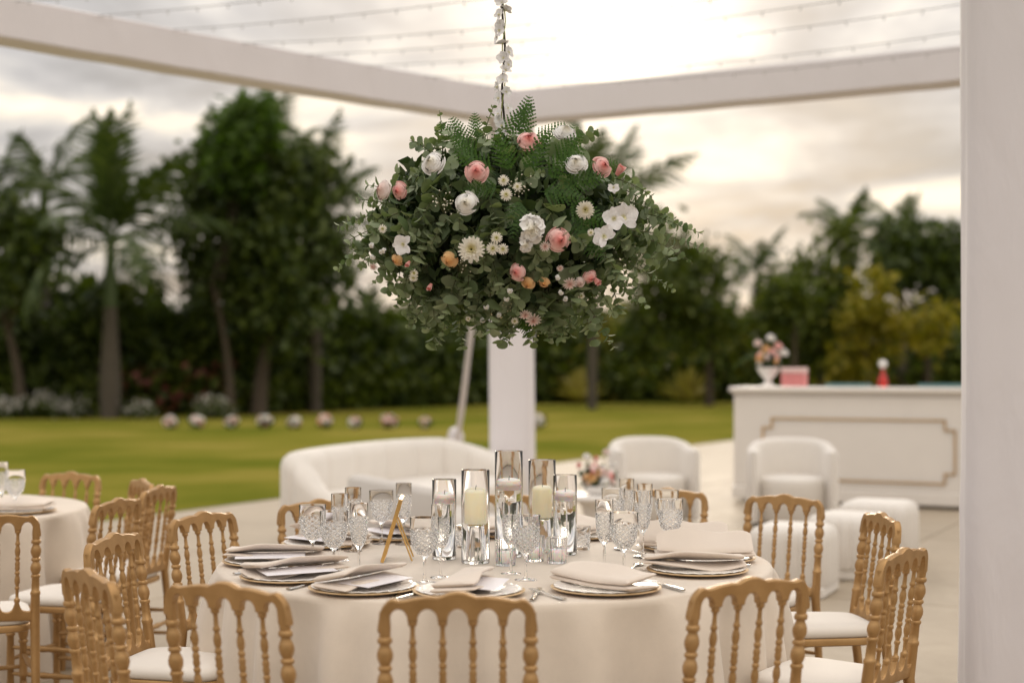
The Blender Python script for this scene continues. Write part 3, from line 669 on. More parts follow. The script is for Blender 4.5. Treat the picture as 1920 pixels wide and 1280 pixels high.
gold_line([(xa, za+q), (xa, zb-q), (xa+q, zb-q), (xa+q, zb), (xb-q, zb), (xb-q, zb-q), (xb, zb-q), (xb, za+q), (xb-q, za+q), (xb-q, za), (xa+q, za), (xa+q, za+q), (xa, za+q)]).build('gold_trim', GOLDB, bar, 30)
def barp(px, dep=.3):                                                   # point on the bar top under image column px
    for k in range(400):
        s = bl*k/400; p = BL+U*s+Vv*dep
        if (p.x/p.y)*FPX+960 >= px: return Vector((p.x, p.y, .04+BH+.003))
    return BL
p = barp(1440); t = flower_cluster(p+Vector((0, 0, .17)), .14, 'blush and peach bouquet in a white footed vase on the bar', 72, None, 'bouquet', 'bouquet')
mb = MB(); mb.lathe([(.07, -.17), (.072, -.16), (.03, -.13), (.03, -.11), (.10, -.02), (.125, .03), (.115, .035), (.02, -.05)], 28); mb.build('vase', CERAM, t)
for k, (x, z) in enumerate(((-.12, .30), (.02, .36), (.10, .27), (-.03, .24), (.16, .20))):
    link('rose', (ROSE_B[0], ROSE_W[1], ROSE_P[1], ROSE_O[0], ROSE_W[0])[k], t, Matrix.Translation((x, -.04, z)) @ Matrix.Rotation(R(60), 4, 'X') @ Matrix.Scale(.055, 4))
for k in range(7):
    mb = MB(); x = -.05-.04*k; mb.tube([(0, 0, .1), (x*.8, .02*k, .22-.01*k), (x-.12, .02*k, .16-.03*k)], [.006, .012, .003], 5, flat=.3); mb.build('palm_leaf', FERN, t)
p = barp(1489, .22); t = tag(empty('gift_box', p, ang), 'striped pink box with a white lid on the bar', 'box')
for k in range(5): mb = MB(); mb.bbox((0, 0, .014+.028*k), (.25-.004*(k % 2), .16-.004*(k % 2), .027), .003); mb.build('tier', PINK, t)
mb = MB(); mb.bbox((0, 0, .172), (.255, .165, .06), .008); mb.build('lid', simple('blush_lid', (.78, .56, .54), .6), t)
p = barp(1655, .25); t = tag(empty('bottle', p), 'red bottle with a round white stopper on the bar', 'bottle'); mb = MB()
mb.lathe([(.01, 0), (.055, 0), (.06, .01), (.058, .05), (.035, .12), (.02, .15), (.018, .19), (.01, .195)], 24); mb.build('body', REDL, t)
mb = MB(); mb.lathe([(.012, .19), (.02, .195), (.042, .22), (.046, .245), (.036, .27), (.01, .28)], 20); mb.build('stopper', CERAM, t)
for px, lab in ((1590, 'low teal tray on the bar left of the red bottle'), (1765, 'low teal tray at the right end of the bar')):
    p = barp(px, .3); mb = MB(); t = tag(empty('tray', p, ang), lab, 'tray', 'teal trays on the bar'); mb.bbox((0, 0, .006), (.42, .28, .012), .003); mb.build('base', TEAL, t)
    for sx, sy, dx, dy in ((0, .137, .42, .006), (0, -.137, .42, .006), (.207, 0, .006, .266), (-.207, 0, .006, .266)): mb = MB(); mb.box((sx, sy, .0225), (dx, dy, .021)); mb.build('rim', TEAL, t)

# ------------------------------------------------------------------ chairs
def lean(z): return -.185-(z-.46)*.125 if z >= .46 else -.185-(.46-z)*.11
SUP = [-.176, -.109, -.0365, .0365, .109, .176]
def crest_top(x):
    return float(np.interp(abs(x), [0, .018, .034, .046, .07, .10, .130, .143, .152, .160, .170, .180, .187, .1915, .1925], [.890, .888, .882, .8775, .8785, .8755, .8695, .8685, .8715, .8725, .866, .855, .840, .822, .806]))
def arch(x, foot, apex, half=.012):
    a = abs(x); b = None
    if a >= .176+.0155: return .79
    for s0, s1 in zip(SUP, SUP[1:]):
        if s0 <= x <= s1:
            c = (s0+s1)/2; hw = (s1-s0)/2-half; d = abs(x-c)
            if d >= hw:
                ed = foot if not (abs(s0) > .15 and x < c or abs(s1) > .15 and x > c) else .79
                return ed
            f0 = foot; return f0+(apex-f0)*math.sqrt(max(0, 1-(d/hw)**2))**.9
    return .79
def column_board(xs, top, bot, t, e=.004):
    mb = MB(); rings = []
    for x in xs:
        T, B = top(x), bot(x); ring = []
        for yy, z in ((-t, B+e), (-t*.55, B), (t*.55, B), (t, B+e), (t, T-e), (t*.55, T), (-t*.55, T), (-t, T-e)): ring.append((x, lean(z)+yy, z))
        rings.append(ring)
    mb.rings(rings); return mb
xs = set(np.linspace(-.1925, .1925, 67))
for s0, s1 in zip(SUP, SUP[1:]):
    c, hw = (s0+s1)/2, (s1-s0)/2-.012
    for sg in (-1, 1):
        for f in (1.0, .992, .97, .93): xs.add(c+sg*hw*f)
        xs.add(c+sg*(hw+.0006))
xs = sorted(xs)
CREST = column_board(xs, crest_top, lambda x: arch(x, .817, .8465), .0125).mesh('crest_rail', GOLD, 45)
def low_top(x): 
    b = .500
    for s in SUP[1:5]: b = max(b, .500+.042*math.exp(-((x-s)/.0105)**2)+.012*math.exp(-((x-s)/.022)**2))
    return b+.012*(abs(x) > .158)
LOWR = column_board(list(np.linspace(-.166, .166, 67)), low_top, lambda x: .462+.006*math.cos(x/.166*PI/2), .0095).mesh('lower_rail', GOLD, 45)
PP = [(.84, .013), (.80, .0150), (.778, .0138), (.776, .0172), (.768, .0185), (.763, .0172), (.761, .0125), (.755, .0130), (.748, .0165), (.738, .0195), (.728, .0198), (.718, .0170), (.710, .0130), (.708, .0125), (.706, .0160), (.700, .0178), (.695, .0160), (.693, .0125), (.689, .0130), (.681, .0170), (.671, .0198), (.660, .0195), (.650, .0160), (.643, .0130), (.641, .0165), (.635, .0180), (.630, .0160), (.628, .0142), (.60, .0150), (.578, .0155), (.576, .0182), (.569, .0195), (.562, .0182), (.560, .0172), (.46, .0185), (.25, .0165), (.02, .0135), (.0, .013)]
def post_mesh(x):
    mb = MB(); mb.lathe([(r, z) for z, r in reversed(PP)], 14, (x, 0, 0), lambda z: (0, lean(z)-.0005)); return mb.mesh('back_post', GOLD, 60)
SPH = [(.820, .0105), (.812, .0115), (.806, .0105), (.804, .0068), (.795, .0058), (.772, .0066), (.768, .0088), (.764, .0096), (.760, .0088), (.758, .0062), (.752, .0072), (.742, .0100), (.732, .0104), (.722, .0088), (.714, .0062), (.711, .0088), (.706, .0096), (.701, .0088), (.699, .0064), (.694, .0080), (.687, .0098), (.680, .0082)]
SPF = SPH+[(1.357-z, r) for z, r in reversed(SPH)]
def spindle_mesh(x):
    mb = MB(); mb.lathe([(r, z) for z, r in reversed(SPF)], 10, (x, 0, 0), lambda z: (0, lean(z))); return mb.mesh('spindle', GOLD, 60)
POSTS = [post_mesh(-.176), post_mesh(.176)]; SPS = [spindle_mesh(x) for x in SUP[1:5]]
def seat_ring(ins, z, N=56):
    r = []
    for i in range(N):
        a = 2*PI*i/N; q = 5.5; k = (abs(math.cos(a))**q+abs(math.sin(a))**q)**(-1/q); x, y = k*math.cos(a), k*math.sin(a)
        wv = .198-.014*(1-y)*.9; r.append((x*(wv-ins), .005+y*(.195-ins), z))
    return r
mb = MB(); mb.rings([seat_ring(.012, .418), seat_ring(.002, .423), seat_ring(0, .44), seat_ring(.004, .447), seat_ring(.02, .449)]); SEATF = mb.mesh('seat_frame', GOLD, 50)
mb = MB(); mb.rings([seat_ring(.014, .446), seat_ring(.006, .455), seat_ring(.004, .468), seat_ring(.010, .481), seat_ring(.03, .490), seat_ring(.07, .497), seat_ring(.12, .500)]); CUSHM = mb.mesh('cushion', CUSH, 70)
FL = [(.42, .019), (.40, .019), (.395, .014), (.385, .019), (.36, .021), (.34, .017), (.332, .0135), (.327, .019), (.32, .019), (.315, .014), (.20, .0165), (.19, .019), (.183, .019), (.178, .013), (.10, .0155), (.03, .012), (.0, .0125)]
def fleg(x): mb = MB(); mb.lathe([(r, z) for z, r in reversed(FL)], 12, (x, .165, 0)); return mb.mesh('front_leg', GOLD, 60)
FLEGS = [fleg(-.17), fleg(.17)]
def stretch(a, b):
    a, b = Vector(a), Vector(b); n = 12; mb = MB(); mb.tube([a.lerp(b, k/n) for k in range(n+1)], [.0075+.004*(k in (5, 7))+.0035*math.sin(PI*k/n) for k in range(n+1)], 8); return mb.mesh('stretcher', GOLD, 60)
STR = [stretch((-.17, .165, z), (-.176, lean(z), z)) for z in (.16, .27)]+[stretch((.17, .165, z), (.176, lean(z), z)) for z in (.16, .27)]+[stretch((-.17, .165, .22), (.17, .165, .22)), stretch((-.176, lean(.22), .22), (.176, lean(.22), .22))]
def chair(px, py, face, label, group, z0=.04):
    Y = (CAMZ-.89-z0)*FPX/(py-HOR); X = (px-960)/FPX*Y; f = R(face); d = Vector((math.cos(f), math.sin(f), 0)); p = Vector((X, Y, 0))+d*.24
    t = tag(empty('banquet_chair', (p.x, p.y, z0), f-PI/2), label, 'chair', group)
    link('crest_rail', CREST, t); [link('back_post', q, t) for q in POSTS]; [link('spindle', q, t) for q in SPS]; link('lower_rail', LOWR, t)
    link('seat_frame', SEATF, t); link('cushion', CUSHM, t); [link('front_leg', q, t) for q in FLEGS]; [link('stretcher', q, t) for q in STR]
    return t
GZ = .003                                                                # floor level (top of slabs)
GM = 'gold chairs round the main table'; GL = 'gold chairs round the left table'
for a in ((858, 1108, 90.5, 'gold spindle back chair nearest the camera, front centre of the table'),
          (420, 1089, 64, 'gold chair at front left with its back to the camera'),
          (1410, 1080, 119, 'gold chair at front right with its back to the camera'),
          (163, 1064, 37, 'gold chair seen steeply from the side, crest tilted, left foreground'),
          (210, 997, -11, 'gold chair at the left of the main table facing right'),
          (378, 957, -27, 'gold chair alone against pale concrete, left behind the stacked napkins'),
          (598, 934, -56, 'gold chair partly hidden by goblets at the table back left'),
          (948, 922, -90, 'gold chair hidden behind the candle vases at the far side'),
          (1252, 913, -112, 'gold chair behind the right hand goblets'),
          (1472, 925, -130, 'gold chair in front of the poufs, back right of the table'),
          (1655, 959, -175, 'gold chair seen nearly edge on at right, farther of the pair'),
          (1697, 1025, 144, 'gold chair seen edge on at right, nearer of the pair by the column')):
    chair(*a, GM, GZ)
for a in ((-23, 960, 115, 'gold chair cut by the left image edge'),
          (222, 932, 165, 'gold chair right of the left table, nearer one facing left'),
          (300, 908, 170, 'gold chair seen edge on, rightmost of the left table'),
          (268, 896, -150, 'gold chair behind the edge on chair at the left table'),
          (134, 883, -110, 'gold chair on the far side of the left table, lawn behind')):
    chair(*a, GL, GZ)

# ------------------------------------------------------------------ tables
TC = Vector((-.06, 5.0, GZ)); TR = .965; TZ = .757
LT = Vector((-3.05, 6.86, GZ))
def table_set(c, seed, l1, l2):
    t = tag(empty('round_table', c), l1, 'table', 'round banquet tables'); mb = MB(); mb.lathe([(.01, TZ-.028), (TR-.012, TZ-.028), (TR-.012, TZ-.006), (.01, TZ-.006)], 64); mb.build('tabletop', simple('plywood', (.35, .25, .15), .7), t)
    for k in range(4):
        a = PI/4+k*PI/2; mb = MB(); mb.tube([(.55*math.cos(a), .55*math.sin(a), 0), (.5*math.cos(a), .5*math.sin(a), TZ-.03)], .018, 8); mb.build('leg', simple('grey_steel', (.2, .2, .2), .4, 1), t)
    rg = random.Random(seed); mb = MB(); N = 300; ph = [rg.uniform(0, 6) for _ in range(8)]; rings = []
    for f in (.12, .5, .85, .97):
        rings.append([(c.x*0+TR*f*math.cos(a), TR*f*math.sin(a), TZ) for a in np.linspace(0, 2*PI, N+1)[:-1]])
    prof = [(.0, .0015), (.35, .006), (.7, .013), (1, .024)]+[(1, .024+(TZ-.03)*k/18) for k in range(1, 19)]
    for q, dzv in prof:
        fall = max(0, dzv-.02)/(TZ); ring = []
        for a in np.linspace(0, 2*PI, N+1)[:-1]:
            fold = .5*math.sin(13*a+ph[0]+.8*math.sin(2*a+ph[5]))+.35*math.sin(22*a+ph[1]+1.2*math.sin(3*a+ph[6]))+.25*math.sin(7*a+ph[2])+.12*math.sin(41*a+ph[3])
            sharp = math.copysign(abs(fold)**.8, fold)
            r = TR-.008+.010*q+fall*.06+sharp*.105*min(1, fall*1.25)**.55
            ring.append((r*math.cos(a), r*math.sin(a), max(.012, TZ-dzv)))
        rings.append(ring)
    mb.rings(rings); o = mb.build('tablecloth', CLOTH, None, 180); o.location = c; tag(o, l2, 'tablecloth', 'floor length tablecloths')
table_set(TC, 3, 'round banquet table under the cream cloth, centre', 'cream linen cloth falling to the floor, on the main table')
table_set(LT, 8, 'round banquet table under the cream cloth, at left', 'cream linen cloth falling to the floor, on the left table')
ZT_ = GZ+TZ
# ---- place settings
mb = MB(); mb.lathe([(.01, .0), (.10, .0), (.135, .004), (.166, .010), (.168, .0125), (.164, .0145), (.135, .009), (.10, .0065), (.01, .0065)], 64); CHARGER = mb.mesh('charger_plate', RATTAN, 50)
def scallop():
    mb = MB(); N = 144; rings = []
    for r, z, sc in ((.01, .0, 0), (.09, .0, 0), (.12, .003, .0), (.150, .0065, .0045), (.155, .008, .005), (.152, .0098, .005), (.141, .0085, .003), (.118, .0065, 0), (.09, .004, 0), (.01, .004, 0)):
        rings.append([((r+sc*abs(math.sin(12*a)))*math.cos(a), (r+sc*abs(math.sin(12*a)))*math.sin(a), z+.8*sc*abs(math.sin(12*a))*.6) for a in np.linspace(0, 2*PI, N+1)[:-1]])
    mb.rings(rings); return mb.mesh('scalloped_plate', PORC, 50)
SCALLOP = scallop()
def napkin_mesh(name, tilt, seed, puff=1.0):
    """long axis x; fold edge at +y, open edge at -y (towards the viewer)"""
    rg = random.Random(seed); mb = MB(); L = .345; NX = 30
    def slab(w0, y0, z0, th, tl, wav, lx0, lx1, nose=1):
        rings = []; M = 22; ph = rg.uniform(0, 6)
        for k in range(NX+1):
            s = k/NX; x = lx0+(lx1-lx0)*s; e = min(1, math.sqrt(max(.03, 1-(max(0, abs(s-.5)-.475)/.025)**2))); ring = []
            tp = 1-.22*s; wv = wav*math.sin(s*7+ph)+wav*.6*math.sin(s*13+2*ph); tt = tl+R(4)*math.sin(s*5+ph)
            for i in range(M):
                a = 2*PI*i/M; ca, sa = math.cos(a), math.sin(a); yy = math.copysign(abs(ca)**.55, ca)*w0/2; zz = math.copysign(abs(sa)**.8, sa)*th/2*e*(1.0+.7*max(0, ca)*puff)
                yy = (yy+w0/2)*tp-w0/2+wv*.25+(1-tp)*w0*.8; u = (w0/2-yy)*(1-(.30*abs(2*s-1)**5 if tl > R(30) else .08*abs(2*s-1)**6))        # distance from the fold edge
                Y = w0/2-(u*math.cos(tt))-zz*math.sin(tt); Z = u*math.sin(tt)+zz*math.cos(tt)
                ring.append((x, y0+Y, z0+Z+.5*wv*(u/w0)+.006*(s-.5)**2*4))
            rings.append(ring)
        mb.rings(rings)
    slab(.146, 0, .0075, .012, 0, .005, -L/2, L/2)
    slab(.140, .004, .0225, .0165, tilt, .007 if tilt < R(30) else .012, -L/2+.008, L/2-.005)
    if tilt >= R(30): slab(.10, .022, .022, .010, tilt*.55, .006, -L/2+.02, L/2-.02)
    return mb.mesh(name, NAPK, 60)
NAPM = [napkin_mesh('napkin', R(10), 1), napkin_mesh('napkin', R(15), 2), napkin_mesh('napkin', R(12), 5)]; NAPU = napkin_mesh('napkin', R(30.5), 3, 1.0)
mb = MB(); mb.bbox((0, 0, 0), (.235, .11, .0016), .0005); CARD = mb.mesh('menu_card', PAPER, 30)
def fork_mesh():
    mb = MB(); mb.tube([(-.10, 0, .004), (-.06, 0, .004), (0, 0, .006), (.035, 0, .007)], [.009, .0075, .0035, .0045], 8, flat=.35)
    mb.bbox((.045, 0, .0075), (.026, .022, .003), .001)
    for k in range(4): mb.tube([(.055, -.009+.006*k, .0075), (.08, -.009+.006*k, .006), (.098, -.009+.006*k, .0095)], [.002, .0018, .001], 6)
    return mb.mesh('fork', STEEL, 40)
def knife_mesh():
    mb = MB(); mb.tube([(-.115, 0, .006), (-.06, 0, .0065), (0, 0, .006), (.004, 0, .006)], [.007, .0085, .007, .006], 8, flat=.55); mb.bbox((.058, .001, .0062), (.11, .017, .002), .0008); return mb.mesh('knife', STEEL, 40)
def spoon_mesh():
    mb = MB(); mb.tube([(-.095, 0, .004), (-.05, 0, .004), (0, 0, .007), (.04, 0, .006)], [.008, .0065, .003, .0045], 8, flat=.35); rings = []
    for x, w2, z in ((.035, .004, .006), (.045, .014, .0045), (.06, .020, .0035), (.075, .0185, .004), (.088, .011, .006), (.093, .003, .007)): rings.append([(x, w2*math.cos(a), z+w2*.32*math.sin(a)-(.002 if math.sin(a) > .3 else 0)) for a in np.linspace(0, 2*PI, 13)[:-1]])
    mb.rings(rings); return mb.mesh('spoon', STEEL, 60)
FORK, KNIFE, SPOON = fork_mesh(), knife_mesh(), spoon_mesh()
def setting(c, deg, rad, phrase, openside, yaw=0, nap=0, upright=False, card=True, items='', plate=True):
    a = R(deg); o = Vector((math.cos(a), math.sin(a), 0)); p = c+o*rad; p.z = ZT_+.0015
    def put(name, me, dx, dy, dz, rz, label, cat, group):
        q = p+o*dx+Vector((-o.y, o.x, 0))*dy; ob = link(name, me); ob.location = (q.x, q.y, p.z+dz); ob.rotation_euler = (0, 0, a+rz); return tag(ob, label, cat, group)
    put('charger_plate', CHARGER, 0, 0, 0, 0, 'round tan charger plate '+phrase, 'plate', 'charger plates')
    if plate: put('scalloped_plate', SCALLOP, 0, 0, .0075, .1, 'scalloped white plate '+phrase, 'plate', 'scalloped plates')
    flip = 0 if openside > 0 else PI; up = .0155
    nm = NAPU if upright else NAPM[nap]
    put('napkin', nm, -.012, 0, up, flip+yaw, ('upright ' if upright else 'folded ')+'cream napkin '+phrase, 'napkin', 'cream napkins')
    if card:
        ob = put('menu_card', CARD, .0, 0, up+(.0185 if not upright else .02), flip+yaw+R(3), 'white menu card tucked in the napkin '+phrase, 'card', 'menu cards')
        ob.rotation_euler = (R(3)*(1 if openside > 0 else 1), 0, a+flip+yaw+R(3)); n = Vector((math.sin(a+flip+yaw), -math.cos(a+flip+yaw), 0)); ob.location += n*.047
    if 'f' in items: put('fork', FORK, .01, -.205, 0, PI+R(2), 'steel fork '+phrase, 'fork', 'forks')
    if 'k' in items: put('knife', KNIFE, .01, .20, 0, PI-R(2), 'steel knife '+phrase, 'knife', 'knives')
    if 's' in items: put('spoon', SPOON, -.225, .02, 0, PI/2+R(8), 'dessert spoon '+phrase, 'spoon', 'dessert spoons')
setting(TC, -95, .775, 'at front centre, behind the nearest chair', -1, R(-8), 0, items='fk')
setting(TC, -119, .80, 'at front left, between two chair backs', -1, R(-4), 1, items='fk')
setting(TC, -144, .79, 'at left, lower of the stacked looking pair', -1, R(-10), 2, items='fs')
setting(TC, -173, .775, 'at left, upper of the stacked looking pair', -1, R(-2), 0, items='s')
setting(TC, 147, .775, 'at back left behind the leftmost goblets', -1, R(-6), 1)
setting(TC, 121, .77, 'at the back, behind the gold table stand', -1, 0, 2)
setting(TC, 93, .77, 'at the far centre behind the vases', 1, 0, 0, card=False)
setting(TC, 65, .77, 'at the back, right of the candle vases', -1, 0, 1, card=False, items='s')
setting(TC, 23, .77, 'at right, farther of the upright pair', -1, R(-24), 0, True, False, 's')
setting(TC, -1, .745, 'at right, nearer of the upright pair', -1, R(-2), 0, True, False, 'ks')
setting(TC, -25, .74, 'at right, in front of the upright pair', 1, R(22), 0, False, False, 'ks')
setting(TC, -64, .785, 'at front right, menu card on top', -1, R(16), 2, items='fk')
setting(LT, -12, .745, 'on the left table, its right side', -1, R(6), 0, card=False)
setting(LT, -48, .745, 'on the near side of the left table', -1, R(6), 1)
# ---- glassware
def glass_obj(name, prof, seg, mat, loc, label, cat, group, me=None):
    if me is None:
        mb = MB(); mb.lathe(prof, seg); me = mb.mesh(name, mat, 50)
    o = link(name, me); o.location = loc; tag(o, label, cat, group); return me
GOB = [(.002, .0), (.036, .0), (.0365, .0015), (.030, .0035), (.012, .006), (.0055, .012), (.0042, .03), (.0042, .060), (.0055, .074), (.010, .081), (.024, .092), (.037, .108), (.043, .128), (.0455, .155), (.0462, .204), (.0458, .2055), (.0452, .204), (.0438, .155), (.0412, .129), (.035, .1105), (.022, .0965), (.008, .0885), (.001, .087)]
FLU = [(.002, .0), (.033, .0), (.0335, .0015), (.027, .0035), (.011, .006), (.005, .012), (.004, .03), (.004, .068), (.005, .082), (.009, .089), (.018, .101), (.0255, .120), (.0285, .145), (.0295, .175), (.0298, .2335), (.0294, .235), (.0288, .2335), (.0278, .175), (.0268, .146), (.0238, .1215), (.016, .105), (.006, .098), (.001, .097)]
gm = fm = None
GLS = [('g', 586, 4.88, 'cut crystal goblet, leftmost on the main table'), ('g', 626, 4.66, 'cut crystal goblet just right of and in front of the leftmost one'),
       ('f', 637, 4.98, 'cut crystal flute behind the two leftmost goblets'), ('f', 673, 4.62, 'cut crystal flute in front, right end of the left glass cluster'),
       ('f', 662, 5.25, 'cut crystal flute at the back of the left glass cluster'), ('g', 715, 5.48, 'cut crystal goblet standing alone left of the gold stand'),
       ('f', 757, 5.46, 'cut crystal flute directly behind the gold stand'), ('g', 796, 4.46, 'cut crystal goblet right of the gold stand, in front of a candle vase'),
       ('f', 826, 4.57, 'cut crystal flute close before the leftmost candle vase'), ('g', 986, 4.52, 'cut crystal goblet in the middle, before the candle vases'), ('f', 958, 4.66, 'cut crystal flute in the middle beside the goblet'),
       ('f', 1133, 4.74, 'cut crystal flute, leftmost of the right glass cluster'), ('g', 1170, 4.62, 'cut crystal goblet, nearest of the right glass cluster'),
       ('g', 1150, 5.58, 'cut crystal goblet at the back of the right glass cluster'), ('f', 1175, 5.68, 'cut crystal flute, tallest looking, back of right cluster'),
       ('f', 1205, 5.10, 'cut crystal flute in the middle of the right cluster'), ('f', 1209, 5.42, 'cut crystal flute behind the other, tan chair showing through rim'),
       ('g', 1250, 5.50, 'cut crystal goblet, rear of the two overlapping at far right'), ('g', 1257, 5.10, 'cut crystal goblet, front of the two overlapping at far right')]
for kind, px, Y, lab in GLS:
    loc = ((px-960)/FPX*Y, Y, ZT_+.001)
    if kind == 'g': gm = glass_obj('goblet', GOB, 44, CUTG, loc, lab, 'glass', 'cut crystal glasses', gm)
    else: fm = glass_obj('champagne_flute', FLU, 40, CUTF, loc, lab, 'glass', 'cut crystal glasses', fm)
glass_obj('goblet', GOB, 44, CUTG, ((28-960)/FPX*6.62, 6.62, ZT_+.001), 'cut crystal goblet on the left table', 'glass', 'cut crystal glasses', gm)
glass_obj('champagne_flute', FLU, 40, CUTF, ((3-960)/FPX*6.75, 6.75, ZT_+.001), 'cut crystal flute at the left image edge', 'glass', 'cut crystal glasses', fm)
def vase(px, Y, rad, h, label, water=0.0, wlab=None):
    t = tag(empty('cylinder_vase', ((px-960)/FPX*Y, Y, ZT_+.001)), label, 'vase', 'glass cylinder vases'); th = .0028; mb = MB()
    mb.lathe([(.002, 0), (rad-.003, 0), (rad, .003), (rad, h-.001), (rad-.001, h), (rad-th, h-.001), (rad-th, .014), (rad-th-.005, .010), (.002, .010)], 56); mb.build('glass_wall', GLASS, t, 50)
    if water: mb = MB(); r2 = rad-th-.0006; mb.lathe([(.002, .0106), (r2-.005, .0106), (r2, .0148), (r2, water), (.002, water)], 48); mb.build('water', WATER, t, 50)
    return t
def candle(px, Y, z, rad, h, mat, label, group, floating=False):
    t = tag(empty('floating_candle' if floating else 'pillar_candle', ((px-960)/FPX*Y, Y, ZT_+.001+z)), label, 'candle', group); mb = MB()
    if floating: mb.lathe([(.004, 0), (rad*.75, .0), (rad*.93, .012), (rad, h*.75), (rad*.96, h*.93), (rad*.8, h), (.004, h-.004)], 36)
    else: mb.lathe([(.004, 0), (rad-.002, 0), (rad, .003), (rad, h-.012), (rad*.93, h-.004), (rad*.72, h), (.004, h-.006)], 36)
    mb.build('wax', mat, t, 50); mb = MB(); mb.tube([(0, 0, h-.008), (.001, 0, h+.004), (.003, 0, h+.011)], .0011, 6); mb.build('wick', WICK, t)
GV = 'candles in the glass cylinders'
vase(891.5, 4.93, .0488, .322, 'widest glass cylinder vase, front, ivory pillar candle inside')
glass_obj('tumbler', None, 0, None, ((891.5-960)/FPX*4.93, 4.93, ZT_+.0125), 'clear glass riser under the ivory candle in the front vase', 'glass', None, (lambda: (lambda b: (b.lathe([(.002, .122), (.026, .122), (.030, .118), (.036, .004), (.036, 0), (.0335, 0), (.0335, .004), (.0275, .114), (.024, .117), (.002, .117)], 36), b.mesh('tumbler', GLASS, 50))[1])(MB()))())
candle(891.5, 4.93, .135, .0385, .118, WAX, 'ivory pillar candle in the widest front vase', GV)
vase(954, 5.10, .050, .378, 'tallest glass cylinder vase, middle, with a floating candle', .255)
candle(954, 5.10, .238, .043, .036, WAXW, 'white floating candle in the tallest vase', GV, True)
vase(1016.5, 5.24, .0500, .338, 'glass cylinder vase right of the tallest, ivory candle inside')
glass_obj('tumbler', None, 0, None, ((1016.5-960)/FPX*5.24, 5.24, ZT_+.0125), 'clear glass riser under the ivory candle in the right vase', 'glass', None, (lambda: (lambda b: (b.lathe([(.002, .112), (.026, .112), (.030, .108), (.036, .004), (.036, 0), (.0335, 0), (.0335, .004), (.0275, .104), (.024, .107), (.002, .107)], 36), b.mesh('tumbler', GLASS, 50))[1])(MB()))())
candle(1016.5, 5.24, .126, .0365, .112, WAX, 'ivory pillar candle in the vase right of the tallest', GV)
vase(833, 5.03, .0425, .282, 'slim glass cylinder vase at left, floating candle inside', .215)
candle(833, 5.03, .196, .037, .033, WAXW, 'white floating candle in the left slim vase', GV, True)
vase(1059.5, 5.16, .0430, .288, 'slim glass cylinder vase at right, floating candle inside', .212)
candle(1059.5, 5.16, .194, .0375, .033, WAXW, 'white floating candle in the right slim vase', GV, True)
RIBP = [(.002, 0), (.031, 0), (.034, .003), (.037, .088), (.0365, .0895), (.034, .088), (.0315, .012), (.028, .009), (.002, .009)]
rm = None
for px, Y, lab in ((1044, 4.92, 'ribbed glass votive tumbler right of the front vase'), (948, 4.86, 'ribbed glass votive tumbler before the tallest vase'), (1002, 4.97, 'ribbed glass votive tumbler between middle goblet and right vase')):
    rm = glass_obj('votive_glass', RIBP, 48, RIBG, ((px-960)/FPX*Y, Y, ZT_+.001), lab, 'glass', 'ribbed votive glasses', rm)
    candle(px, Y, .0105, .0285, .036, WAXW, 'white votive candle in the '+lab[6:], 'votive candles')
TUM = [(.002, 0), (.033, 0), (.036, .004), (.039, .085), (.0385, .0865), (.0365, .085), (.0335, .012), (.03, .009), (.002, .009)]
CUTT = cutglass('cut_crystal_tumbler', .012, .06, 10, 60); tm = None
for px, Y, lab in ((1088, 5.30, 'cut crystal tumbler right of the slim right vase'), (872, 5.35, 'cut crystal tumbler behind the front candle vase')):
    tm = glass_obj('tumbler', TUM, 44, CUTT, ((px-960)/FPX*Y, Y, ZT_+.001), lab, 'glass', 'cut crystal tumblers', tm)
# gold table stand seen edge on
t = tag(empty('table_stand', (at(737, 1049, 5.0).x, 5.0, ZT_+.001), R(2)), 'gold framed table number stand seen edge on', 'sign stand')
Ml = Matrix.Translation((-.034, .0, .004)) @ Matrix.Rotation(R(16.5), 4, 'Y')
mb = MB(); mb.box((0, 0, .112), (.0045, .168, .214), 0, Ml); mb.build('panel', PAPER, t, 0)
for yy, zz, dy, dz in ((0, .003, .182, .008), (0, .222, .182, .008), (-.087, .1125, .008, .211), (.087, .1125, .008, .211)):
    mb = MB(); mb.box((0, yy, zz), (.0115, dy, dz), 0, Ml); mb.build('frame_bar', GOLDB, t, 0)
top = Ml @ Vector((.006, 0, .15))
for yy in (-.05, .05): mb = MB(); mb.tube([(top.x, yy, top.z), (.069, yy*1.2, .004)], .0032, 8); mb.build('prop_leg', GOLDB, t)

# ------------------------------------------------------------------ hanging flower arrangement
AC = Vector((-.03, 4.98, 1.93)); AX = Vector((.475, .44, .325))
arr = tag(empty('hanging_arrangement', AC), 'large hanging cloud of eucalyptus, fern, pink and white roses above the table', 'flower arrangement')
def surf(px, py, sc=1.0):
    o = Vector((0, 0, CAMZ)); d = (at(px, py, 1.0)-o); q = Vector(((o.x-AC.x)/(AX.x*sc), (o.y-AC.y)/(AX.y*sc), (o.z-AC.z)/(AX.z*sc))); e = Vector((d.x/(AX.x*sc), d.y/(AX.y*sc), d.z/(AX.z*sc)))
    a, b, c = e.dot(e), 2*q.dot(e), q.dot(q)-1; D = b*b-4*a*c
    tt = (-b-math.sqrt(D))/(2*a) if D > 0 else -b/(2*a); return o+d*tt
def normal_at(p): return Vector(((p.x-AC.x)/AX.x**2, (p.y-AC.y)/AX.y**2, (p.z-AC.z)/AX.z**2)).normalized()
mb = MB(); rings = []
for k in range(13):
    th_ = PI*(k+.5)/13; rings.append([(AX.x*.66*math.sin(th_)*math.cos(a)*(1+.06*math.sin(5*a+k)), AX.y*.66*math.sin(th_)*math.sin(a), -AX.z*.66*math.cos(th_)*(1+.05*math.sin(3*a+2*k))) for a in np.linspace(0, 2*PI, 25)[:-1]])
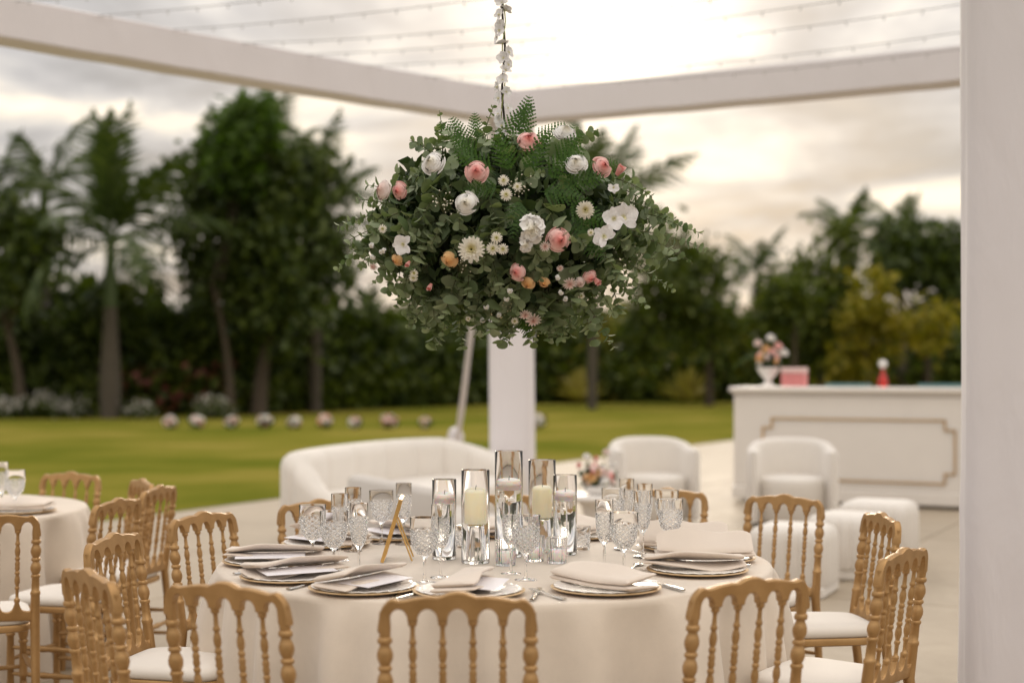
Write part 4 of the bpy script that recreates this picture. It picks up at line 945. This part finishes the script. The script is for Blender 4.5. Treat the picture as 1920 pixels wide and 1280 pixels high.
mb.rings(rings); mb.build('moss_ball', MOSS, arr, 60)
nr = np.random.default_rng(77)
d = nr.normal(size=(3400, 3)); d /= np.linalg.norm(d, axis=1)[:, None]; rr_ = nr.uniform(.60, .92, 3400)[:, None]; P = d*rr_*np.array(AX)
quads('filler_leaves', leafquads(P, .055, .55, .3, nr), DARKL, arr)['kind'] = 'stuff'
# eucalyptus leaves: 4 shared shapes
def euc_leaf(seed):
    rg = random.Random(seed); mb = MB(); n = 10; asp = rg.uniform(.86, 1.08); vs = [(0, 0, 0), (0, .5, .05)]; pts = []
    for k in range(n):
        a = 2*PI*k/n-PI/2; x = .5*asp*math.cos(a)*(1-.12*math.sin(a)); y = .5+.5*math.sin(a); pts.append((x, y, .12*(2*x)**2-.10*(y-.3)**2))
    vs = [(0, .5, 0)]+pts; fs = [(0, 1+k, 1+(k+1) % n) for k in range(n)]; mb.add(vs, fs); return mb.v, mb.f
EL = [euc_leaf(s) for s in range(4)]; ELM = []
for v, f in EL:
    me = bpy.data.meshes.new('leaf'); me.from_pydata(v, [], f); me.polygons.foreach_set('use_smooth', [True]*len(f)); me.materials.append(EUCO); ELM.append(me)
rg = random.Random(42)
def sprig_path(start, dirv, L, grav, n=14):
    pts = [start.copy()]; d = dirv.normalized(); p = start.copy(); wob = Vector((rg.uniform(-.2, .2), rg.uniform(-.2, .2), rg.uniform(-.1, .1)))
    for k in range(n): d = (d+Vector((0, 0, -grav/n))+wob*(1.0/n)).normalized(); p = p+d*(L/n); pts.append(p.copy())
    return pts
single = [0]; LEAFMASS = MB(); STEMMASS = MB()
def sprig(start, dirv, L, grav, big, solo):
    pts = sprig_path(start, dirv, L, grav); n = len(pts)-1; leaves = []; gap = .0265; s = .02; k = 0
    while s < L:
        i = min(n-1, int(s/L*n)); t = (pts[i+1]-pts[i]).normalized(); q = pts[i].lerp(pts[i+1], s/L*n-i)
        u = t.cross(Vector((0, 0, 1)));  u = u.normalized() if u.length > .1 else Vector((1, 0, 0)); v = t.cross(u)
        ph = k*PI/2+rg.uniform(-.5, .5); sz = big*(1.0-.55*(s/L)**1.5)*rg.choice((.55, .75, .9, 1.0, 1.1, 1.2))*rg.uniform(.9, 1.1)
        for sg in (0, PI):
            out = (u*math.cos(ph+sg)+v*math.sin(ph+sg)); yax = (out*.86+t*rg.uniform(.15, .7)+Vector((0, 0, -rg.uniform(0, .35)))).normalized(); zax = (t-yax*t.dot(yax)+Vector((rg.gauss(0, .3), rg.gauss(0, .3), rg.gauss(0, .3)))).normalized()
            xax = yax.cross(zax).normalized(); zax = xax.cross(yax); M = Matrix(((xax.x, yax.x, zax.x, q.x), (xax.y, yax.y, zax.y, q.y), (xax.z, yax.z, zax.z, q.z), (0, 0, 0, 1))) @ Matrix.Scale(sz, 4); leaves.append(M)
        s += gap*rg.uniform(.8, 1.3)*(1-.3*s/L); k += 1
    if solo and single[0]+len(leaves) <= 300:
        mb = MB(); mb.tube(pts, [.0026*(1-.6*k/n) for k in range(n+1)], 5); st = mb.build('eucalyptus_sprig', STEM, arr)
        for M in leaves: link('leaf', ELM[rg.randrange(4)], st, M)
        single[0] += len(leaves)
    else:
        STEMMASS.tube(pts, [.0026*(1-.6*k/n) for k in range(n+1)], 4)
        for M in leaves:
            v, f = EL[rg.randrange(4)]; LEAFMASS.add([M @ Vector(x) for x in v], f)
# hand placed outer sprigs (start px, end px) that give the silhouette, read off the photograph's plane of the arrangement
def plane(px, py, Y=4.95): return at(px, py, Y)-AC
SIL = [((820, 300), (775, 262), .12), ((830, 290), (832, 215), .12), ((800, 330), (700, 372), .20), ((760, 400), (648, 420), .22), ((780, 440), (632, 490), .24), ((770, 470), (705, 530), .2), ((800, 500), (735, 545), .2), ((840, 520), (770, 610), .25), ((860, 540), (825, 640), .22), ((900, 550), (880, 600), .18),
       ((1040, 300), (1110, 240), .18), ((1110, 330), (1215, 355), .22), ((1130, 370), (1235, 400), .2), ((1140, 410), (1300, 430), .26), ((1150, 430), (1310, 468), .24), ((1130, 450), (1235, 490), .2), ((1120, 480), (1245, 535), .24), ((1090, 510), (1150, 585), .22), ((1060, 530), (1145, 637), .26), ((1040, 540), (1060, 625), .2), ((1000, 540), (1030, 620), .2), ((1090, 500), (1200, 560), .2),
       ((905, 260), (925, 205), .1), ((770, 350), (700, 395), .16), ((740, 420), (660, 450), .15), ((960, 560), (930, 625), .12), ((1180, 400), (1260, 420), .16), ((1160, 470), (1205, 500), .14)]
for (a, b, L) in SIL:
    p0 = plane(*a, 4.75+rg.uniform(0, .2)); p1 = plane(*b, 4.75+rg.uniform(0, .2)); dv = p1-p0; Ls = dv.length*1.06
    sprig(p0, dv.normalized()+Vector((0, 0, .25)), Ls*1.06, .55, .040, b[1] > 360 and Ls > .12)
    sprig(p0+Vector((rg.uniform(-.04, .04), .06, rg.uniform(-.03, .03))), dv.normalized()+Vector((rg.uniform(-.3, .3), .2, .2)), Ls*rg.uniform(.7, .98), .6, .038, False)
# front sprigs spread over the near face
front = [(850, 400, -30, 40), (820, 430, -40, 50), (900, 420, 10, 60), (930, 400, -20, 60), (800, 390, -50, 30), (1010, 375, 30, 45), (1060, 480, 30, 60), (1100, 440, 40, 40), (960, 480, -10, 60), (780, 480, -20, 60), (860, 510, -20, 60), (920, 520, 0, 70), (1020, 545, 20, 60), (1140, 350, 50, 20), (1180, 380, 40, 30), (760, 395, -40, 20), (850, 345, -30, 40), (905, 350, 20, 50), (1130, 500, 20, 60), (1085, 560, 20, 50), (980, 395, 20, 50), (740, 430, -40, 30), (1200, 430, 30, 40), (830, 560, -10, 50), (1150, 390, 30, 40)]
for px, py, dx, dy in front:
    p0 = surf(px, py, .86)-AC; nrm = normal_at(p0+AC); sprig(p0, nrm*.45+Vector((dx*.016, -.05, -dy*.014)), rg.uniform(.13, .19), .9, .060, True)
for k in range(185):
    a = 2.399*k; zz = 1-2*(k+.5)/185; r = math.sqrt(1-zz*zz); dv = Vector((r*math.cos(a), r*math.sin(a), zz)); p0 = Vector((dv.x*AX.x, dv.y*AX.y, dv.z*AX.z))*.74; nrm = normal_at(p0+AC)
    sprig(p0, nrm+Vector((rg.gauss(0, .45), rg.gauss(0, .45), rg.gauss(0, .35))), rg.uniform(.13, .21)*(1 if zz < .4 else .6), .9 if zz < .3 else .4, rg.uniform(.046, .068), False)
o = LEAFMASS.build('eucalyptus_leaves', EUC, arr, 180); o['kind'] = 'stuff'; o = STEMMASS.build('eucalyptus_stems', STEM, arr, 180); o['kind'] = 'stuff'
# ferns
def fern_mesh(seed):
    rg = random.Random(seed); mb = MB(); n = 24; pts = []; p = Vector((0, 0, 0)); a = R(10)
    for k in range(n+1): pts.append(p.copy()); p = p+Vector((0, math.cos(a), math.sin(a)))/n; a -= R(1.9)
    mb.tube(pts, [.008*(1-.8*k/n) for k in range(n+1)], 4)
    NP = 9
    for k in range(1, NP+1):
        s = .06+.92*k/(NP+1); ll = .36*(1-s)**.75*min(1, s*6+.3)+.02; i = min(n-1, int(s*n)); t = (pts[i+1]-pts[i]).normalized(); q = pts[i].lerp(pts[i+1], s*n-i)
        for sd in (-1, 1):
            d = (Vector((sd, 0, 0))*.82+t*.57+Vector((0, 0, rg.uniform(-.15, .15)))).normalized(); wv = Vector((-d.y*sd, d.x*sd, 0)).normalized()*sd; T = max(3, int(ll*20)); wmax = .045*min(1, ll*5)
            for j in range(T):
                f = j/T; b0 = q+d*ll*f-Vector((0, 0, .05*f*f)); w0 = wmax*(1-.85*f); st = ll/T
                for sg in (-1, 1): mb.add([b0, b0+d*st*.25+wv*sg*w0*.80, b0+d*st*.95+wv*sg*w0, b0+d*st*1.0+wv*sg*w0*.35, b0+d*st], [(0, 1, 2, 3, 4)])
    return mb.mesh('fern_frond', FERN, 0)
FM = [fern_mesh(1), fern_mesh(2)]
for k, (px, py, rot, tiltb, L) in enumerate([(945, 262, -38, 5, .17), (975, 262, -12, 5, .17), (1000, 275, -55, 10, .15), (880, 285, 28, 0, .15), (895, 275, 5, 0, .13), (870, 275, 48, 5, .13), (930, 330, 60, 35, .17), (960, 330, 20, 40, .17), (985, 335, -25, 35, .18), (1020, 340, -50, 35, .18), (1045, 350, -80, 35, .17), (1060, 380, -120, 35, .17), (1075, 395, -160, 30, .17), (1010, 360, -100, 40, .16), (975, 370, 170, 40, .15), (940, 350, 100, 35, .14), (1090, 330, -70, 20, .14), (1040, 310, -40, 25, .15), (1090, 420, -150, 35, .15), (900, 300, 50, 25, .14), (950, 590, 175, 5, .12), (975, 585, -160, 5, .11), (1055, 290, -20, 15, .12)]):
    p = surf(px, py, .93 if py > 290 else .8)-AC; M = Matrix.Translation(p+Vector((0, -.02, 0))) @ Matrix.Rotation(R(rot), 4, 'Y') @ Matrix.Rotation(R(90-tiltb*.6), 4, 'X') @ Matrix.Rotation(R(-90 if False else 0), 4, 'Z')
    # frond runs along local +y; stand it up facing the camera
    Mm = Matrix.Translation(p+Vector((0, -.015, 0))) @ Matrix.Rotation(R(-rot), 4, 'Y') @ Matrix.Rotation(R(90+tiltb*.35), 4, 'X') @ Matrix.Scale(L, 4)
    link('fern_frond', FM[k % 2], arr, Mm)
def bloom(name, me, px, py, rad, toward=.55, sc=1.03, roll=0, tilt=(0, 0)):
    p = surf(px, py, sc+.11); nrm = normal_at(p); dv = (nrm*(1-toward)+(Vector((0, 0, CAMZ))-p).normalized()*toward+Vector((tilt[0], 0, tilt[1]))).normalized()
    o = link(name, me, arr, Matrix.Translation(p-AC) @ dv.to_track_quat('Z', 'Y').to_matrix().to_4x4() @ Matrix.Rotation(roll, 4, 'Z') @ Matrix.Scale(rad, 4)); return o
for k, (px, py, r_, tx, tz) in enumerate(((893, 322, .042, 0, 0), (991, 264, .046, 0, .35), (1130, 312, .040, .2, .1), (1048, 450, .047, .15, .05), (748, 357, .034, -.4, -.3), (970, 510, .034, -.5, .1), (1106, 520, .030, .4, -.4))): bloom('rose', ROSE_P[k % 2], px, py, r_, .62, 1.04, k, (tx, tz))
for k, (px, py, r_, tx, tz) in enumerate(((810, 305, .046, -.35, .15), (874, 381, .043, -.1, .1), (1080, 306, .043, -.2, .3), (1060, 247, .046, .1, .5))): bloom('rose', ROSE_W[k % 2], px, py, r_, .6, 1.05, k*1.3, (tx, tz))
bloom('rose', ROSE_B[0], 717, 356, .042, .4, 1.08, 0, (-.6, .1)); bloom('rose', ROSE_B[0], 1086, 530, .024, .5, 1.04)
for px, py, r_, tx, tz in ((1161, 320, .027, .3, .8), (806, 537, .018, -.3, -.5), (765, 494, .016, -.2, -.5), (1118, 526, .022, .6, -.6)): bloom('rose_bud', BUD_P, px, py, r_, .3, 1.05, 0, (tx, tz))
for k, (px, py, r_) in enumerate(((842, 487, .034), (744, 488, .026), (990, 532, .028), (1020, 530, .024))): bloom('rose', ROSE_O[0], px, py, r_, .5, 1.03, k, (-.3, -.3))
bloom('phlox_cluster', PHLOX, 995, 430, .056, .6, 1.0); bloom('phlox_cluster', PHLOX, 985, 458, .03, .6, 1.03)
for k, (px, py, r_) in enumerate(((1168, 408, .052), (1132, 443, .040), (756, 458, .036), (1150, 410, .04), (1150, 352, .02))): bloom('orchid', ORCH[k % 3], px, py, r_, .6, 1.07, k*.8)
bloom('chrysanthemum', MUM, 884, 468, .043, .6, 1.05, 0, (0, .3)); bloom('chrysanthemum', MUM, 1097, 394, .030, .6, 1.06)
for k, (px, py, r_) in enumerate(((1068, 532, .024), (1000, 600, .028), (1022, 462, .018), (1050, 503, .012), (985, 590, .022), (700, 500, .016))): bloom('chrysanthemum', MUMP, px, py, r_, .5, 1.05, k, (0, -.2))
for k, (px, py, r_) in enumerate(((944, 338, .018), (949, 365, .020), (931, 446, .019), (924, 466, .021), (943, 467, .018), (717, 429, .015), (1090, 555, .012), (878, 598, .010), (970, 350, .014), (1108, 436, .012), (775, 520, .016), (776, 512, .014), (965, 602, .013))):
    e = bloom('daisy', DAISY, px, py, r_, .65, 1.06, k); link('flower_eye', EYEM, e)
for k, (px, py) in enumerate(((697, 460), (699, 482), (716, 472), (1060, 560), (1052, 548), (912, 575), (935, 590), (905, 600), (956, 545), (720, 470), (1046, 520), (950, 560))): bloom('small_blossom', PHLOX, px, py, .011, .5, 1.08, k)
# baby's breath sprays: fine twigs with tiny dots
for k, (px, py) in enumerate(((972, 346), (866, 494), (1012, 590), (945, 580), (830, 380))):
    p = surf(px, py, 1.0)-AC; mb = MB(); md = MB(); r2 = random.Random(k)
    for j in range(26):
        e = p+Vector((r2.gauss(0, .022), -.02+r2.gauss(0, .015), r2.gauss(0, .02))); mb.tube([p+Vector((0, .03, -.03)), p.lerp(e, .6), e], .0007, 4)
        md.lathe([(.0005, -.0025), (.0028, 0), (.0005, .0025)], 6, e)
    st = mb.build('baby_breath', STEM, arr); md.build('tiny_blossoms', P_MUM, st)['kind'] = 'stuff'
# ---- cord with orchid garland, hung from the overhead beam
top = Vector((-.028, 5.0, ZB-.012)); gar = tag(empty('orchid_garland', AC+Vector((0, .0, .26))), 'string of white orchids around the dark hanging cord', 'garland'); g0 = AC+Vector((0, .0, .26))
mb = MB(); n = 40; cpts = [Vector((.005*math.sin(k*.9)+(top.x-g0.x)*k/n, .004*math.cos(k*.7)+(top.y-g0.y)*k/n, (top.z-g0.z)*k/n)) for k in range(n+1)]; mb.tube(cpts, .0042, 7); mb.build('cord', CORD, gar)
mb = MB(); mb.tube([p+Vector((.010*math.cos(i*1.1), .010*math.sin(i*1.1), 0)) for i, p in enumerate(cpts)], .0022, 5); mb.build('orchid_vine', simple('vine_green', (.30, .34, .10), .6), gar)
zz = .055; k = 0
while zz < 1.35:
    sd = Vector((random.uniform(-1, 1), random.uniform(-1, .25), random.uniform(-.35, .35))).normalized(); p = Vector(((top.x-g0.x)*zz/1.9+sd.x*.020, sd.y*.016, zz))
    link('orchid', ORCH[k % 3], gar, Matrix.Translation(p) @ sd.to_track_quat('Z', 'Y').to_matrix().to_4x4() @ Matrix.Rotation(random.uniform(-.7, .7), 4, 'Z') @ Matrix.Scale(random.uniform(.021, .030), 4)); zz += .021 if k % 4 else .034; k += 1
